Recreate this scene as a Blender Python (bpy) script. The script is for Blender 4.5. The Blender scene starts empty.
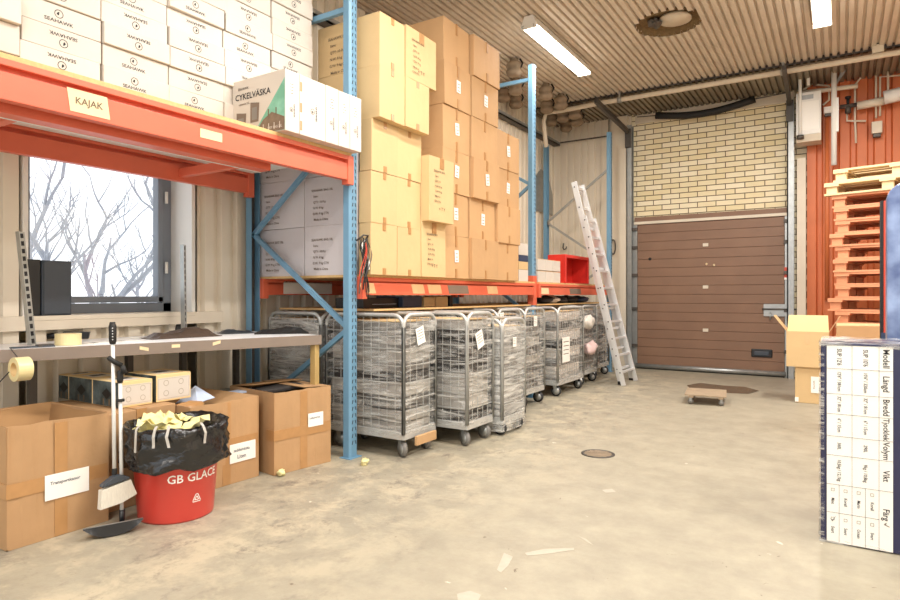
import bpy, bmesh, math, random
from mathutils import Matrix, Vector, noise, Euler
random.seed(7)
SC = bpy.context.scene
COL = SC.collection
# ------------------------------------------------------------------ camera, world, exposure, lamps
CH = 1.2; YAW = math.radians(32.26); FPX = 618.0
cs, sn = math.cos(YAW), math.sin(YAW)
cam = bpy.data.objects.new('camera', bpy.data.cameras.new('camera')); COL.objects.link(cam)
cam.location = (0, 0, CH); cam.rotation_euler = (math.pi/2, 0, YAW)
cam.data.sensor_width = 36; cam.data.lens = 36*FPX/900; cam.data.shift_y = -5/900
cam.data.clip_start = .05; cam.data.clip_end = 300
SC.camera = cam
W = bpy.data.worlds.new('world'); SC.world = W; W.use_nodes = True
bg = W.node_tree.nodes['Background']; bg.inputs[0].default_value = (.93, .965, 1, 1); bg.inputs[1].default_value = 1.35
SC.view_settings.view_transform = 'Standard'; SC.view_settings.look = 'None'
SC.view_settings.exposure = 0.42; SC.view_settings.gamma = 1; SC.view_settings.use_curve_mapping = False
SC.cycles.use_denoising = True
SC.cycles.max_bounces = 8; SC.cycles.diffuse_bounces = 5; SC.cycles.transparent_max_bounces = 16
CEIL = 4.2
LAMP_W = 34; LAMP_COL = (1, .965, .92)
FIXTURES = [(-2.82, 6.9), (-.16, 6.85), (-1.6, 3.0), (-.16, 2.95), (-1.6, -.9), (-.16, -.9), (2.0, 2.95), (2.0, 6.85)]  # first pair is seen; behind-viewer and right-wall ones are added fill

def P(px, py, X=None, Y=None, Z=None):
    """pixel of the photo + one known world coordinate -> point in the room"""
    t = (px-450)/FPX; q = (295-py)/FPX
    D = Vector((t*cs-sn, t*sn+cs, q))
    k = X/D.x if X is not None else (Y/D.y if Y is not None else (Z-CH)/q)
    return Vector((D.x*k, D.y*k, CH+q*k))

# ------------------------------------------------------------------ materials
def lin(h):
    o = []
    for i in (0, 2, 4):
        c = int(h[i:i+2], 16)/255
        o.append(c/12.92 if c <= .04045 else ((c+.055)/1.055)**2.4)
    return (o[0], o[1], o[2], 1)
MATS = {}
def mat(name, col, rough=.6, metal=0, var=.06, scale=6, bump=0, bscale=40, rnd=0, col2=None, stretch=None, emit=0, spec=.5, coat=0):
    m = bpy.data.materials.new(name); m.use_nodes = True; MATS[name] = m
    N = m.node_tree.nodes; L = m.node_tree.links; b = N['Principled BSDF']
    b.inputs['Roughness'].default_value = rough; b.inputs['Metallic'].default_value = metal
    b.inputs['Specular IOR Level'].default_value = spec
    if coat: b.inputs['Coat Weight'].default_value = coat
    c = lin(col)
    tc = N.new('ShaderNodeTexCoord'); src = tc.outputs['Object']
    if stretch:
        mp = N.new('ShaderNodeMapping'); mp.inputs['Scale'].default_value = stretch; L.new(src, mp.inputs[0]); src = mp.outputs[0]
    nz = N.new('ShaderNodeTexNoise'); nz.inputs['Scale'].default_value = scale; nz.inputs['Detail'].default_value = 5
    L.new(src, nz.inputs['Vector'])
    mx = N.new('ShaderNodeMix'); mx.data_type = 'RGBA'
    if col2:
        mx.inputs[6].default_value = c; mx.inputs[7].default_value = lin(col2)
        cr = N.new('ShaderNodeMapRange'); cr.inputs[1].default_value = .42; cr.inputs[2].default_value = .62
        L.new(nz.outputs[0], cr.inputs[0]); L.new(cr.outputs[0], mx.inputs[0])
    else:
        mx.inputs[6].default_value = tuple(x*(1-var*1.6) for x in c[:3])+(1,)
        mx.inputs[7].default_value = tuple(min(1, x*(1+var*1.6)) for x in c[:3])+(1,)
        L.new(nz.outputs[0], mx.inputs[0])
    out = mx.outputs[2]
    if rnd:
        oi = N.new('ShaderNodeObjectInfo'); mr = N.new('ShaderNodeMapRange')
        mr.inputs[3].default_value = 1-rnd; mr.inputs[4].default_value = 1+rnd
        L.new(oi.outputs['Random'], mr.inputs[0])
        hs = N.new('ShaderNodeHueSaturation'); L.new(mr.outputs[0], hs.inputs['Value']); L.new(out, hs.inputs['Color']); out = hs.outputs[0]
    L.new(out, b.inputs['Base Color'])
    if emit:
        b.inputs['Emission Color'].default_value = c; b.inputs['Emission Strength'].default_value = emit
    if bump:
        n2 = N.new('ShaderNodeTexNoise'); n2.inputs['Scale'].default_value = bscale; n2.inputs['Detail'].default_value = 4
        L.new(src, n2.inputs['Vector'])
        bp = N.new('ShaderNodeBump'); bp.inputs['Strength'].default_value = bump; bp.inputs['Distance'].default_value = .02
        L.new(n2.outputs[0], bp.inputs['Height']); L.new(bp.outputs[0], b.inputs['Normal'])
    return m
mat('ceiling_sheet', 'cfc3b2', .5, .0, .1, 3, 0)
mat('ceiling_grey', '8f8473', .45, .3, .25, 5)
mat('wall_sheet', 'e4dac8', .5, 0, .06, 2)
mat('wall_orange', 'cc7142', .5, 0, .08, 3)
mat('cream', 'd8cdba', .5, 0, .06, 4)
mat('white_paint', 'e8e6e0', .45, 0, .03, 4)
mat('window_grey', '7d8590', .45, 0, .03)
mat('galvanised', 'a8aaa8', .35, .6, .15, 14)
mat('dark_steel', '5a5550', .5, .5, .2, 8)
mat('rack_blue', '6c96b2', .45, 0, .08, 10)
mat('rack_orange', 'd8684c', .42, 0, .08, 5)
mat('chipboard', 'd2ae78', .7, 0, .15, 60)
mat('carton_light', 'd0b283', .75, 0, .05, 4, .12, 12, rnd=.05)
mat('carton_tan', 'c39c70', .75, 0, .06, 4, .15, 12, rnd=.07)
mat('carton_floor', 'b58f66', .75, 0, .1, 5, .25, 10, rnd=.05)
mat('carton_inside', 'a07a50', .85, 0, .08, 5)
mat('carton_white', 'd0c8be', .6, 0, .03, 4, .05, 12, rnd=.03)
mat('carton_grey', 'c9c3c4', .65, 0, .03, 4, .08, 12, rnd=.03)
mat('carton_pale', 'e3c792', .75, 0, .04, 4)
mat('tape', 'b28657', .3, 0, .08, 20)
mat('tape_roll', 'e0d09c', .3, 0, .06, 20)
mat('ink', '1d1d22', .6, 0, 0)
mat('ink_soft', '6a5a48', .7, 0, 0)
mat('ink_blue', '26324e', .6, 0, 0)
mat('paper', 'f6f3ec', .6, 0, .02)
mat('paper_yellow', 'e9dfa4', .7, 0, .08, 10)
mat('paper_beige', 'e6cfa6', .7, 0, .08, 12)
mat('tape_tan', 'd9b183', .5, 0, .1, 12)
mat('teal_print', '6fae94', .5, 0, .1, 6, col2='8fc9b5')
mat('bag_print', '7b6a5c', .6, 0, .1, 10)
mat('bridge_print', '7a6654', .6, 0, .3, 30)
mat('dark_teal_print', '2f3b3b', .5, 0, 0, 9, col2='5f6c6e')
mat('table_white', 'f1f1f2', .3, 0, .02)
mat('table_edge', '83756a', .5, 0, .06, 8)
mat('table_leg', 'b79a63', .5, 0, .05)
mat('black_plastic', '18191b', .35, 0, .1)
mat('grey_plastic', '3d444d', .4, 0, .03)
mat('rubber_black', '1b1a19', .6, 0, .1)
mat('black_bag', '141416', .18, 0, .1, 10, .8, 14, spec=.7)
mat('bucket_red', 'cc453a', .3, 0, .04, 5)
mat('bristle', 'd8d2c4', .8, 0, .25, 120, stretch=(8, 8, .3))
mat('aluminium', 'dfe0e0', .35, .35, .05, 14)
mat('wheel_rubber', '7a7772', .5, 0, .1)
mat('wheel_dark', '2a2a2c', .5, 0, .1)
mat('cage_steel', 'bcbcb8', .35, .25, .1, 14)
mat('brown_bundle', '94836f', .85, 0, .25, 12, .4, 20)
mat('pallet_wood', 'dac094', .75, 0, .12, 10, .1, 30, rnd=.05, stretch=(1, 6, 6))
mat('pallet_orange', 'd6926c', .7, 0, .1, 10, .1, 30, rnd=.1, stretch=(1, 6, 6))
mat('navy', '2b2c4c', .35, 0, .08, 6)
mat('blue_reflection', '3f4f7c', .3, 0, 0, 3, col2='93a6cb')  # pale clouds paint the reflection on the blue wrap into its colour
mat('red_print', 'cf4a35', .45, 0, .1)
mat('snow', 'f4f6fa', .8, 0, .02)
mat('hazy_bark', '9a9da4', .9, 0, .15, 10)  # bark paled: snow and outdoor haze put into the base colour
mat('floor_mark', 'aea696', .6, 0, .1, 20)
mat('thin_ink', 'a89c8a', .6, 0, 0)
mat('parcel_pale', 'b3aea6', .5, 0, 0, 3, rnd=.1, col2='96918a')
mat('old_wood', '9d8a72', .85, 0, .25, 14, .3, 30, stretch=(1, 8, 8))
mat('parcel_grey', '6f6b66', .55, 0, 0, 3, rnd=.45, col2='8d8984')
mat('parcel_dark', '3c3835', .55, 0, .2, 5, rnd=.4)
mat('insulation', '7d6747', .95, 0, .35, 30, .6, 30)
mat('water', '5f5443', .12, 0, .05, 5)
mat('pink_plastic', 'dcc0bc', .35, 0, .05, 6, .3, 12)
mat('garment_dark', '2f2a28', .8, 0, .2, 12, .3, 20)
mat('garment_brown', '4f3f33', .45, 0, .2, 12, .3, 20)
mat('light_blue_paper', 'b9c6dd', .6, 0, .05)
mat('red_bin', 'd02f24', .4, 0, .06)
mat('pole_white', 'dcdcd8', .35, 0, .03)
mat('blue_box', '33415c', .4, 0, .08)
mat('spine_blue', '4b6fa5', .5, 0, .05)

def floor_mat():
    m = bpy.data.materials.new('concrete_floor'); m.use_nodes = True; MATS['floor'] = m
    N = m.node_tree.nodes; L = m.node_tree.links; b = N['Principled BSDF']
    tc = N.new('ShaderNodeTexCoord')
    def nz(s, d=8, r=.6, dist=0, st=None):
        n = N.new('ShaderNodeTexNoise'); n.inputs['Scale'].default_value = s; n.inputs['Detail'].default_value = d
        n.inputs['Roughness'].default_value = r; n.inputs['Distortion'].default_value = dist
        if st:
            mp = N.new('ShaderNodeMapping'); mp.inputs['Scale'].default_value = st; L.new(tc.outputs['Object'], mp.inputs[0]); L.new(mp.outputs[0], n.inputs['Vector'])
        else: L.new(tc.outputs['Object'], n.inputs['Vector'])
        return n
    def rng(n, a, bb):
        r = N.new('ShaderNodeMapRange'); r.inputs[1].default_value = a; r.inputs[2].default_value = bb; L.new(n.outputs[0], r.inputs[0]); return r
    def mix(fac, a, bcol):
        x = N.new('ShaderNodeMix'); x.data_type = 'RGBA'
        L.new(fac, x.inputs[0])
        if isinstance(a, str): x.inputs[6].default_value = lin(a)
        else: L.new(a, x.inputs[6])
        if isinstance(bcol, str): x.inputs[7].default_value = lin(bcol)
        else: L.new(bcol, x.inputs[7])
        return x.outputs[2]
    c = mix(rng(nz(.55, 6), .35, .65).outputs[0], '968f7e', 'a39b87')
    c2 = mix(rng(nz(5, 10, .7), .38, .68).outputs[0], '8b8373', 'ada591')
    half = N.new('ShaderNodeMix'); half.data_type = 'RGBA'; half.inputs[0].default_value = .5; L.new(c, half.inputs[6]); L.new(c2, half.inputs[7]); c = half.outputs[2]
    # worn, flaking patch running along the cartons, and pale scuffs
    sx = N.new('ShaderNodeSeparateXYZ'); L.new(tc.outputs['Object'], sx.inputs[0])
    band = N.new('ShaderNodeMapRange'); band.inputs[1].default_value = -1.35; band.inputs[2].default_value = -2.3; L.new(sx.outputs['X'], band.inputs[0])
    ru = rng(nz(3.4, 12, .72, .25), .47, .60)
    mm = N.new('ShaderNodeMath'); mm.operation = 'MULTIPLY'; L.new(band.outputs[0], mm.inputs[0]); L.new(ru.outputs[0], mm.inputs[1])
    c = mix(mm.outputs[0], c, 'b5aa92')
    ru2 = rng(nz(4.1, 12, .75, .2, (1.2, .9, 1)), .54, .66)
    m2 = N.new('ShaderNodeMath'); m2.operation = 'MULTIPLY'; L.new(band.outputs[0], m2.inputs[0]); L.new(ru2.outputs[0], m2.inputs[1])
    c = mix(m2.outputs[0], c, '7a7267')
    sp = rng(nz(9, 4, .5, .3, (1, 1, 1)), .735, .76)
    c = mix(sp.outputs[0], c, 'cfc6b5')
    sp2 = rng(nz(14, 3, .5, 1.5), .26, .23)
    c = mix(sp2.outputs[0], c, '6f6252')
    L.new(c, b.inputs['Base Color'])
    rr = N.new('ShaderNodeMapRange'); rr.inputs[3].default_value = .38; rr.inputs[4].default_value = .62
    L.new(nz(1.7).outputs[0], rr.inputs[0]); L.new(rr.outputs[0], b.inputs['Roughness'])
    bp = N.new('ShaderNodeBump'); bp.inputs['Strength'].default_value = .25; bp.inputs['Distance'].default_value = .01
    L.new(nz(30, 6, .7).outputs[0], bp.inputs['Height']); L.new(bp.outputs[0], b.inputs['Normal'])
floor_mat()
def brick_mat():
    m = bpy.data.materials.new('brick'); m.use_nodes = True; MATS['brick'] = m
    N = m.node_tree.nodes; L = m.node_tree.links; b = N['Principled BSDF']
    tc = N.new('ShaderNodeTexCoord'); mp = N.new('ShaderNodeMapping'); mp.inputs['Rotation'].default_value = (math.radians(90), 0, 0)
    sx = N.new('ShaderNodeSeparateXYZ'); cb = N.new('ShaderNodeCombineXYZ')
    L.new(tc.outputs['Object'], sx.inputs[0]); L.new(sx.outputs[0], cb.inputs[0]); L.new(sx.outputs[2], cb.inputs[1])
    br = N.new('ShaderNodeTexBrick'); br.inputs['Scale'].default_value = 1; br.inputs['Brick Width'].default_value = .27
    br.inputs['Row Height'].default_value = .083; br.inputs['Mortar Size'].default_value = .006; br.inputs['Mortar Smooth'].default_value = .2
    br.inputs['Color1'].default_value = lin('e6d6ab'); br.inputs['Color2'].default_value = lin('f2e7cb'); br.inputs['Mortar'].default_value = lin('6b5940')
    L.new(cb.outputs[0], br.inputs['Vector']); L.new(br.outputs[0], b.inputs['Base Color']); b.inputs['Roughness'].default_value = .8
    bp = N.new('ShaderNodeBump'); bp.invert = True; bp.inputs['Distance'].default_value = .01; L.new(br.outputs['Fac'], bp.inputs['Height']); L.new(bp.outputs[0], b.inputs['Normal'])
brick_mat()
mat('door_brown', '83644f', .5, 0, .1, 3, .1, 60)
def film_mat(name, lo, hi, diag):
    m = bpy.data.materials.new(name); m.use_nodes = True; MATS[name] = m
    N = m.node_tree.nodes; L = m.node_tree.links; b = N['Principled BSDF']; out = N['Material Output']
    b.inputs['Base Color'].default_value = lin('e6e4de'); b.inputs['Roughness'].default_value = .16
    tc = N.new('ShaderNodeTexCoord'); mp = N.new('ShaderNodeMapping'); mp.inputs['Rotation'].default_value = (diag, diag, 0); mp.inputs['Scale'].default_value = (1.6, 1.6, 15)
    L.new(tc.outputs['Object'], mp.inputs[0])
    n = N.new('ShaderNodeTexNoise'); n.inputs['Scale'].default_value = 1.7; n.inputs['Detail'].default_value = 8; n.inputs['Distortion'].default_value = 1.2; n.inputs['Roughness'].default_value = .65
    oi = N.new('ShaderNodeObjectInfo'); ad = N.new('ShaderNodeVectorMath'); ad.operation = 'ADD'
    ml = N.new('ShaderNodeMath'); ml.operation = 'MULTIPLY'; ml.inputs[1].default_value = 40; L.new(oi.outputs['Random'], ml.inputs[0])
    L.new(mp.outputs[0], ad.inputs[0]); L.new(ml.outputs[0], ad.inputs[1]); L.new(ad.outputs[0], n.inputs['Vector'])
    r = N.new('ShaderNodeMapRange'); r.inputs[1].default_value = .44; r.inputs[2].default_value = .66; r.inputs[3].default_value = lo; r.inputs[4].default_value = hi
    L.new(n.outputs[0], r.inputs[0])
    t = N.new('ShaderNodeBsdfTransparent'); mx = N.new('ShaderNodeMixShader')
    L.new(r.outputs[0], mx.inputs[0]); L.new(t.outputs[0], mx.inputs[1]); L.new(b.outputs[0], mx.inputs[2]); L.new(mx.outputs[0], out.inputs[0])
    bp = N.new('ShaderNodeBump'); bp.inputs['Strength'].default_value = .9; bp.inputs['Distance'].default_value = .03
    L.new(n.outputs[0], bp.inputs['Height']); L.new(bp.outputs[0], b.inputs['Normal'])
film_mat('stretch_film', .0, .68, .35)
film_mat('stretch_film_thick_lit', .3, .9, .9)  # thick cloudy wrap; also stands in for window light on one cage
def glass_mat():
    m = bpy.data.materials.new('window_glass'); m.use_nodes = True; MATS['glass'] = m
    N = m.node_tree.nodes; L = m.node_tree.links; out = N['Material Output']; N.remove(N['Principled BSDF'])
    t = N.new('ShaderNodeBsdfTransparent'); g = N.new('ShaderNodeBsdfGlossy'); g.inputs['Roughness'].default_value = .02
    mx = N.new('ShaderNodeMixShader'); mx.inputs[0].default_value = .05
    L.new(t.outputs[0], mx.inputs[1]); L.new(g.outputs[0], mx.inputs[2]); L.new(mx.outputs[0], out.inputs[0])
glass_mat()
mat('tube_light', 'fff6e8', .4, 0, 0, emit=7)

# ------------------------------------------------------------------ mesh helpers
TXT = {}
def text_geo(s):
    if s not in TXT:
        c = bpy.data.curves.new('t', 'FONT'); c.body = s; c.size = 1; c.resolution_u = 2; c.offset = .012; c.align_x = 'CENTER'; c.align_y = 'CENTER'
        o = bpy.data.objects.new('t', c); COL.objects.link(o)
        dg = bpy.context.evaluated_depsgraph_get(); me = bpy.data.meshes.new_from_object(o.evaluated_get(dg))
        TXT[s] = ([v.co.copy() for v in me.vertices], [tuple(p.vertices) for p in me.polygons])
        bpy.data.objects.remove(o); bpy.data.curves.remove(c); bpy.data.meshes.remove(me)
    return TXT[s]
class MB:
    def __init__(s, T=None): s.v = []; s.f = []; s.i = []; s.sm = []; s.m = []; s.T = T
    def add(s, vs, fs, m, smooth=False):
        if m not in s.m: s.m.append(m)
        k = s.m.index(m); o = len(s.v)
        for v in vs:
            v = Vector(v); s.v.append(tuple(s.T @ v) if s.T else tuple(v))
        for f in fs: s.f.append([a+o for a in f]); s.i.append(k); s.sm.append(smooth)
        return s
    def box(s, x0, y0, z0, x1, y1, z1, m, M=None, jit=0):
        vs = [Vector((x, y, z)) for z in (z0, z1) for x, y in ((x0, y0), (x1, y0), (x1, y1), (x0, y1))]
        if jit: vs = [v+Vector([random.uniform(-jit, jit) for _ in range(3)])*(1 if v.z > z0 else .3) for v in vs]
        if M: vs = [M @ v for v in vs]
        return s.add(vs, [(3, 2, 1, 0), (4, 5, 6, 7), (0, 1, 5, 4), (1, 2, 6, 5), (2, 3, 7, 6), (3, 0, 4, 7)], m)
    def cbox(s, c, d, m, M=None):
        return s.box(c[0]-d[0]/2, c[1]-d[1]/2, c[2]-d[2]/2, c[0]+d[0]/2, c[1]+d[1]/2, c[2]+d[2]/2, m, M)
    def tube(s, pts, r, m, n=8, closed=False):
        pts = [Vector(p) for p in pts]; N = len(pts); vs = []; fs = []
        up = None
        for i, p in enumerate(pts):
            if closed: d = pts[(i+1) % N]-pts[i-1]
            else: d = pts[min(i+1, N-1)]-pts[max(i-1, 0)]
            d.normalize()
            if up is None: up = Vector((0, 0, 1)) if abs(d.z) < .9 else Vector((1, 0, 0))
            a = d.cross(up)
            if a.length < 1e-4: a = d.orthogonal()
            a.normalize(); b = a.cross(d); up = b
            rr = r[i] if isinstance(r, (list, tuple)) else r
            for k in range(n):
                t = 2*math.pi*(k+.5)/n; vs.append(p+a*rr*math.cos(t)+b*rr*math.sin(t))
        for i in range(N if closed else N-1):
            for k in range(n):
                j = (i+1) % N; fs.append((i*n+k, i*n+(k+1) % n, j*n+(k+1) % n, j*n+k))
        if not closed: fs += [tuple(range(n))[::-1], tuple((N-1)*n+k for k in range(n))]
        return s.add(vs, fs, m, n > 5)
    def bar(s, a, b, w, h, m):
        a = Vector(a); b = Vector(b); d = (b-a).normalized(); up = Vector((0, 0, 1)) if abs(d.z) < .95 else Vector((1, 0, 0))
        x = d.cross(up).normalized(); y = x.cross(d)
        vs = [p+x*i*w/2+y*j*h/2 for p in (a, b) for i, j in ((-1, -1), (1, -1), (1, 1), (-1, 1))]
        return s.add(vs, [(0, 1, 2, 3), (7, 6, 5, 4), (0, 4, 5, 1), (1, 5, 6, 2), (2, 6, 7, 3), (3, 7, 4, 0)], m)
    def lathe(s, prof, m, n=24, c=(0, 0, 0), fn=None):
        vs = []; fs = []
        for i, (r, z) in enumerate(prof):
            for k in range(n):
                t = 2*math.pi*k/n; v = Vector((c[0]+r*math.cos(t), c[1]+r*math.sin(t), c[2]+z)); vs.append(fn(v, i, t) if fn else v)
        for i in range(len(prof)-1):
            for k in range(n): fs.append((i*n+k, i*n+(k+1) % n, (i+1)*n+(k+1) % n, (i+1)*n+k))
        if prof[0][0] > 1e-4: fs.append(tuple(range(n))[::-1])
        if prof[-1][0] > 1e-4 and not fn: fs.append(tuple((len(prof)-1)*n+k for k in range(n)))
        return s.add(vs, fs, m, True)
    def poly(s, pts, m): return s.add(pts, [tuple(range(len(pts)))], m)
    def prism(s, pts, off, m):
        n = len(pts); off = Vector(off); a = [Vector(p) for p in pts]; b = [p+off for p in a]
        return s.add(a+b, [tuple(range(n))[::-1], tuple(range(n, 2*n))]+[(k, (k+1) % n, n+(k+1) % n, n+k) for k in range(n)], m)
    def text(s, t, size, M, m, wide=1.0, fn=None):
        v, f = text_geo(t); vs = [M @ Vector((a.x*size*wide, a.y*size, 0)) for a in v]
        if fn: vs = [fn(a) for a in vs]
        return s.add(vs, f, m)
    def lump(s, c, r, m, seed=0, amp=.35, n=12, fr=1.6):
        vs = []; fs = []; c = Vector(c)
        for i in range(1, n):
            ph = math.pi*i/n
            for k in range(2*n):
                t = math.pi*k/n; d = Vector((math.sin(ph)*math.cos(t), math.sin(ph)*math.sin(t), math.cos(ph)))
                q = 1+amp*noise.noise(d*fr+Vector((seed*7.3, seed, 1)))*2+amp*.4*noise.noise(d*fr*3+Vector((seed, 3, 1)))
                vs.append(c+Vector((d.x*r[0]*q, d.y*r[1]*q, max(-r[2], d.z*r[2]*q))))
        vs += [c+Vector((0, 0, r[2])), c-Vector((0, 0, r[2]))]; T = len(vs)-2; w = 2*n
        for i in range(n-2):
            for k in range(w): fs.append((i*w+k, (i+1)*w+k, (i+1)*w+(k+1) % w, i*w+(k+1) % w))
        for k in range(w): fs += [(T, k, (k+1) % w), (T+1, (n-2)*w+(k+1) % w, (n-2)*w+k)]
        return s.add(vs, fs, m, True)
    def build(s, name, parent=None, loc=None, bevel=0):
        me = bpy.data.meshes.new(name); me.from_pydata(s.v, [], s.f)
        for m in s.m: me.materials.append(MATS[m])
        me.polygons.foreach_set('material_index', s.i); me.polygons.foreach_set('use_smooth', s.sm); me.update()
        o = bpy.data.objects.new(name, me); COL.objects.link(o)
        if parent: o.parent = parent
        if loc is not None: o.location = loc
        if bevel:
            b = o.modifiers.new('bevel', 'BEVEL'); b.width = bevel; b.segments = 2; b.limit_method = 'ANGLE'; b.angle_limit = math.radians(40)
        return o
def FX(x, y, z, rot=0):   # a plane facing +X: local x -> +Y, local y -> +Z
    return Matrix(((0, 0, 1, x), (1, 0, 0, y), (0, 1, 0, z), (0, 0, 0, 1))) @ Matrix.Rotation(rot, 4, 'Z')
def FY(x, y, z, rot=0):   # a plane facing -Y
    return Matrix(((1, 0, 0, x), (0, 0, -1, y), (0, 1, 0, z), (0, 0, 0, 1))) @ Matrix.Rotation(rot, 4, 'Z')
def tag(o, label, cat, group=None, kind=None):
    o['label'] = label; o['category'] = cat
    if group: o['group'] = group
    if kind: o['kind'] = kind
    return o
def thing(name, label, cat, loc=(0, 0, 0), rz=0, group=None):
    o = bpy.data.objects.new(name, None); COL.objects.link(o); o.location = loc; o.rotation_euler = (0, 0, rz); o.empty_display_size = .1
    return tag(o, label, cat, group)
def struct(o, label=None):
    o['kind'] = 'structure'
    if label: o['label'] = label
    return o
def copy_tree(o, parent=None):
    c = o.copy(); COL.objects.link(c)
    if parent: c.parent = parent
    for ch in list(o.children): copy_tree(ch, c)
    return c
ORD = ['lowest', 'second', 'third', 'fourth', 'fifth', 'sixth', 'seventh', 'eighth', 'ninth', 'tenth', 'eleventh', 'twelfth', 'thirteenth', 'fourteenth', 'fifteenth', 'sixteenth', 'seventeenth', 'eighteenth']

# ------------------------------------------------------------------ the hall
def corr(mb, prof, pitch, u0, u1, v0, v1, mapf, m, holes=None):
    """profile (u, depth) repeated along u and extruded along v"""
    k0 = int(math.floor(u0/pitch)); pts = []
    k = k0
    while k*pitch < u1:
        for u, w in prof:
            U = k*pitch+u
            if u0 <= U <= u1: pts.append((U, w))
        k += 1
    for a, b in zip(pts[:-1], pts[1:]):
        if b[0]-a[0] < 1e-6 and abs(a[1]-b[1]) < 1e-6: continue
        segs = [(v0, v1)]
        if holes:
            h = holes((a[0]+b[0])/2)
            if h: segs = [(v0, h[0]), (h[1], v1)]
        for s0, s1 in segs:
            mb.add([mapf(a[0], s0, a[1]), mapf(b[0], s0, b[1]), mapf(b[0], s1, b[1]), mapf(a[0], s1, a[1])], [(0, 1, 2, 3)], m)
YB = 10.24; XL = -4.25
f = MB(); f.box(-4.9, -3.5, -.1, 3.4, YB+.3, 0, 'floor'); struct(f.build('floor'))
HOLE = P(668, 24, Z=CEIL)
def chord(x):
    d = .34**2-(x-HOLE.x)**2
    if d <= 0: return None
    h = math.sqrt(d); return (HOLE.y-h, HOLE.y+h)
CP = [(0, 0), (.046, 0), (.054, .032), (.072, .032), (.08, 0)]
c = MB(); corr(c, CP, .08, -4.4, 3.3, -3.5, 9.12, lambda u, v, w: (u, v, CEIL+w), 'ceiling_sheet', chord)
c.box(-4.8, -3.5, CEIL+.12, 3.4, YB+.4, CEIL+.16, 'insulation'); c.box(-4.8, YB+.16, CEIL-.3, 3.4, YB+.22, CEIL+.15, 'dark_steel')  # dark strip added above the rear wall to stop daylight leaking in
ceil = struct(c.build('ceiling'))
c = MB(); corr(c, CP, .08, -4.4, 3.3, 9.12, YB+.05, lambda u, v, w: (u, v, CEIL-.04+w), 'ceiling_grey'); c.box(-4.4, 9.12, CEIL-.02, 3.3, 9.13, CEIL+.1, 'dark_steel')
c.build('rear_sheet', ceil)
h = MB(); n = 40; ring = []
for k in range(n):
    t = 2*math.pi*k/n; r = .35*(1+.05*noise.noise(Vector((math.cos(t)*3, math.sin(t)*3, 0)))); ring.append((HOLE.x+r*math.cos(t), HOLE.y+r*math.sin(t)))
h.add([(x, y, CEIL+.005) for x, y in ring]+[(HOLE.x+(x-HOLE.x)*.93, HOLE.y+(y-HOLE.y)*.93, CEIL+.08) for x, y in ring], [(k, (k+1) % n, n+(k+1) % n, n+k) for k in range(n)], 'insulation')
h.poly([(HOLE.x+(x-HOLE.x)*.93, HOLE.y+(y-HOLE.y)*.93, CEIL+.08) for x, y in ring], 'insulation')
h.lathe([(.17, .0), (.17, .03)], 'cream', 24, (HOLE.x+.07, HOLE.y+.03, CEIL+.035))
h.lump((HOLE.x-.13, HOLE.y-.02, CEIL+.03), (.06, .09, .04), 'dark_steel', 3)
tag(h.build('ceiling_opening'), 'round ragged opening in the corrugated ceiling, stuffed with brown insulation around a pale cap', 'opening', kind='structure')

# left wall with the window opening
WY0, WY1, WZ0, WZ1 = 1.84, 2.98, 1.07, 2.45; XW = -4.55
WP = [(0, 0), (.085, 0), (.10, -.04), (.14, -.04), (.155, 0)]
w = MB(); mp = lambda u, v, d: (XL+d, u, v)
corr(w, WP, .155, -3.5, WY0, 0, CEIL, mp, 'wall_sheet'); corr(w, WP, .155, WY1, YB, 0, CEIL, mp, 'wall_sheet')
corr(w, WP, .155, WY0, WY1, 0, WZ0-.06, mp, 'wall_sheet'); corr(w, WP, .155, WY0, WY1, WZ1, CEIL, mp, 'wall_sheet')
w.box(XL-.45, -3.5, 0, XL-.38, WY0, CEIL, 'wall_sheet'); w.box(XL-.45, WY1, 0, XL-.38, YB, CEIL, 'wall_sheet')
w.box(XL-.45, WY0, 0, XL-.38, WY1, WZ0-.03, 'wall_sheet'); w.box(XL-.45, WY0, WZ1, XL-.38, WY1, CEIL, 'wall_sheet')
w.box(XL-.4, -3.5, -.01, XL-.05, WY0-.05, CEIL, 'wall_sheet')
struct(w.build('wall_left'))
tr = MB()
tr.box(XL-.4, WY1, WZ0-.03, XL+.004, WY1+.03, WZ1+.03, 'white_paint'); tr.box(XL-.4, WY0-.03, WZ0-.03, XL+.004, WY0, WZ1+.03, 'white_paint'); tr.box(XL-.4, WY0, WZ1, XL+.004, WY1, WZ1+.03, 'white_paint')
struct(tr.build('trim_1'))
s = MB(); s.box(XL-.42, WY0-.0, WZ0-.03, XL+.05, WY1+.0, WZ0, 'cream'); s.box(XL+.002, WY0-.25, WZ0-.09, XL+.045, WY1+.26, WZ0-.0, 'cream')
struct(s.build('window_sill_trim', bevel=.003)); bpy.data.objects['window_sill_trim'].name = 'trim_2'
wn = bpy.data.objects.new('window_1', None); COL.objects.link(wn); wn.location = (XW, WY0, WZ0); struct(wn)
fr = MB(); ww = WY1-WY0; wh = WZ1-WZ0
for a in ((0, 0, ww, .07), (0, wh-.07, ww, wh), (0, 0, .07, wh), (ww-.07, 0, ww, wh)): fr.box(-.04, a[0], a[1], .04, a[2], a[3], 'window_grey')
fr.build('window_frame', wn, bevel=.004)
fs = MB()
for a in ((.075, .075, ww-.075, .12), (.075, wh-.12, ww-.075, wh-.075), (.075, .075, .12, wh-.075), (ww-.12, .075, ww-.075, wh-.075)): fs.box(-.02, a[0], a[1], .055, a[2], a[3], 'window_grey')
fs.build('window_sash', wn, bevel=.006)
g = MB(); g.box(.0, .115, .115, .006, ww-.115, wh-.115, 'glass'); g.build('window_pane', wn)
for hz in (.3, .85):
    hg = MB(); hg.tube([(.07, ww-.06, hz), (.07, ww-.06, hz+.09)], .012, 'white_paint'); hg.build('hinge', wn)

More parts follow.
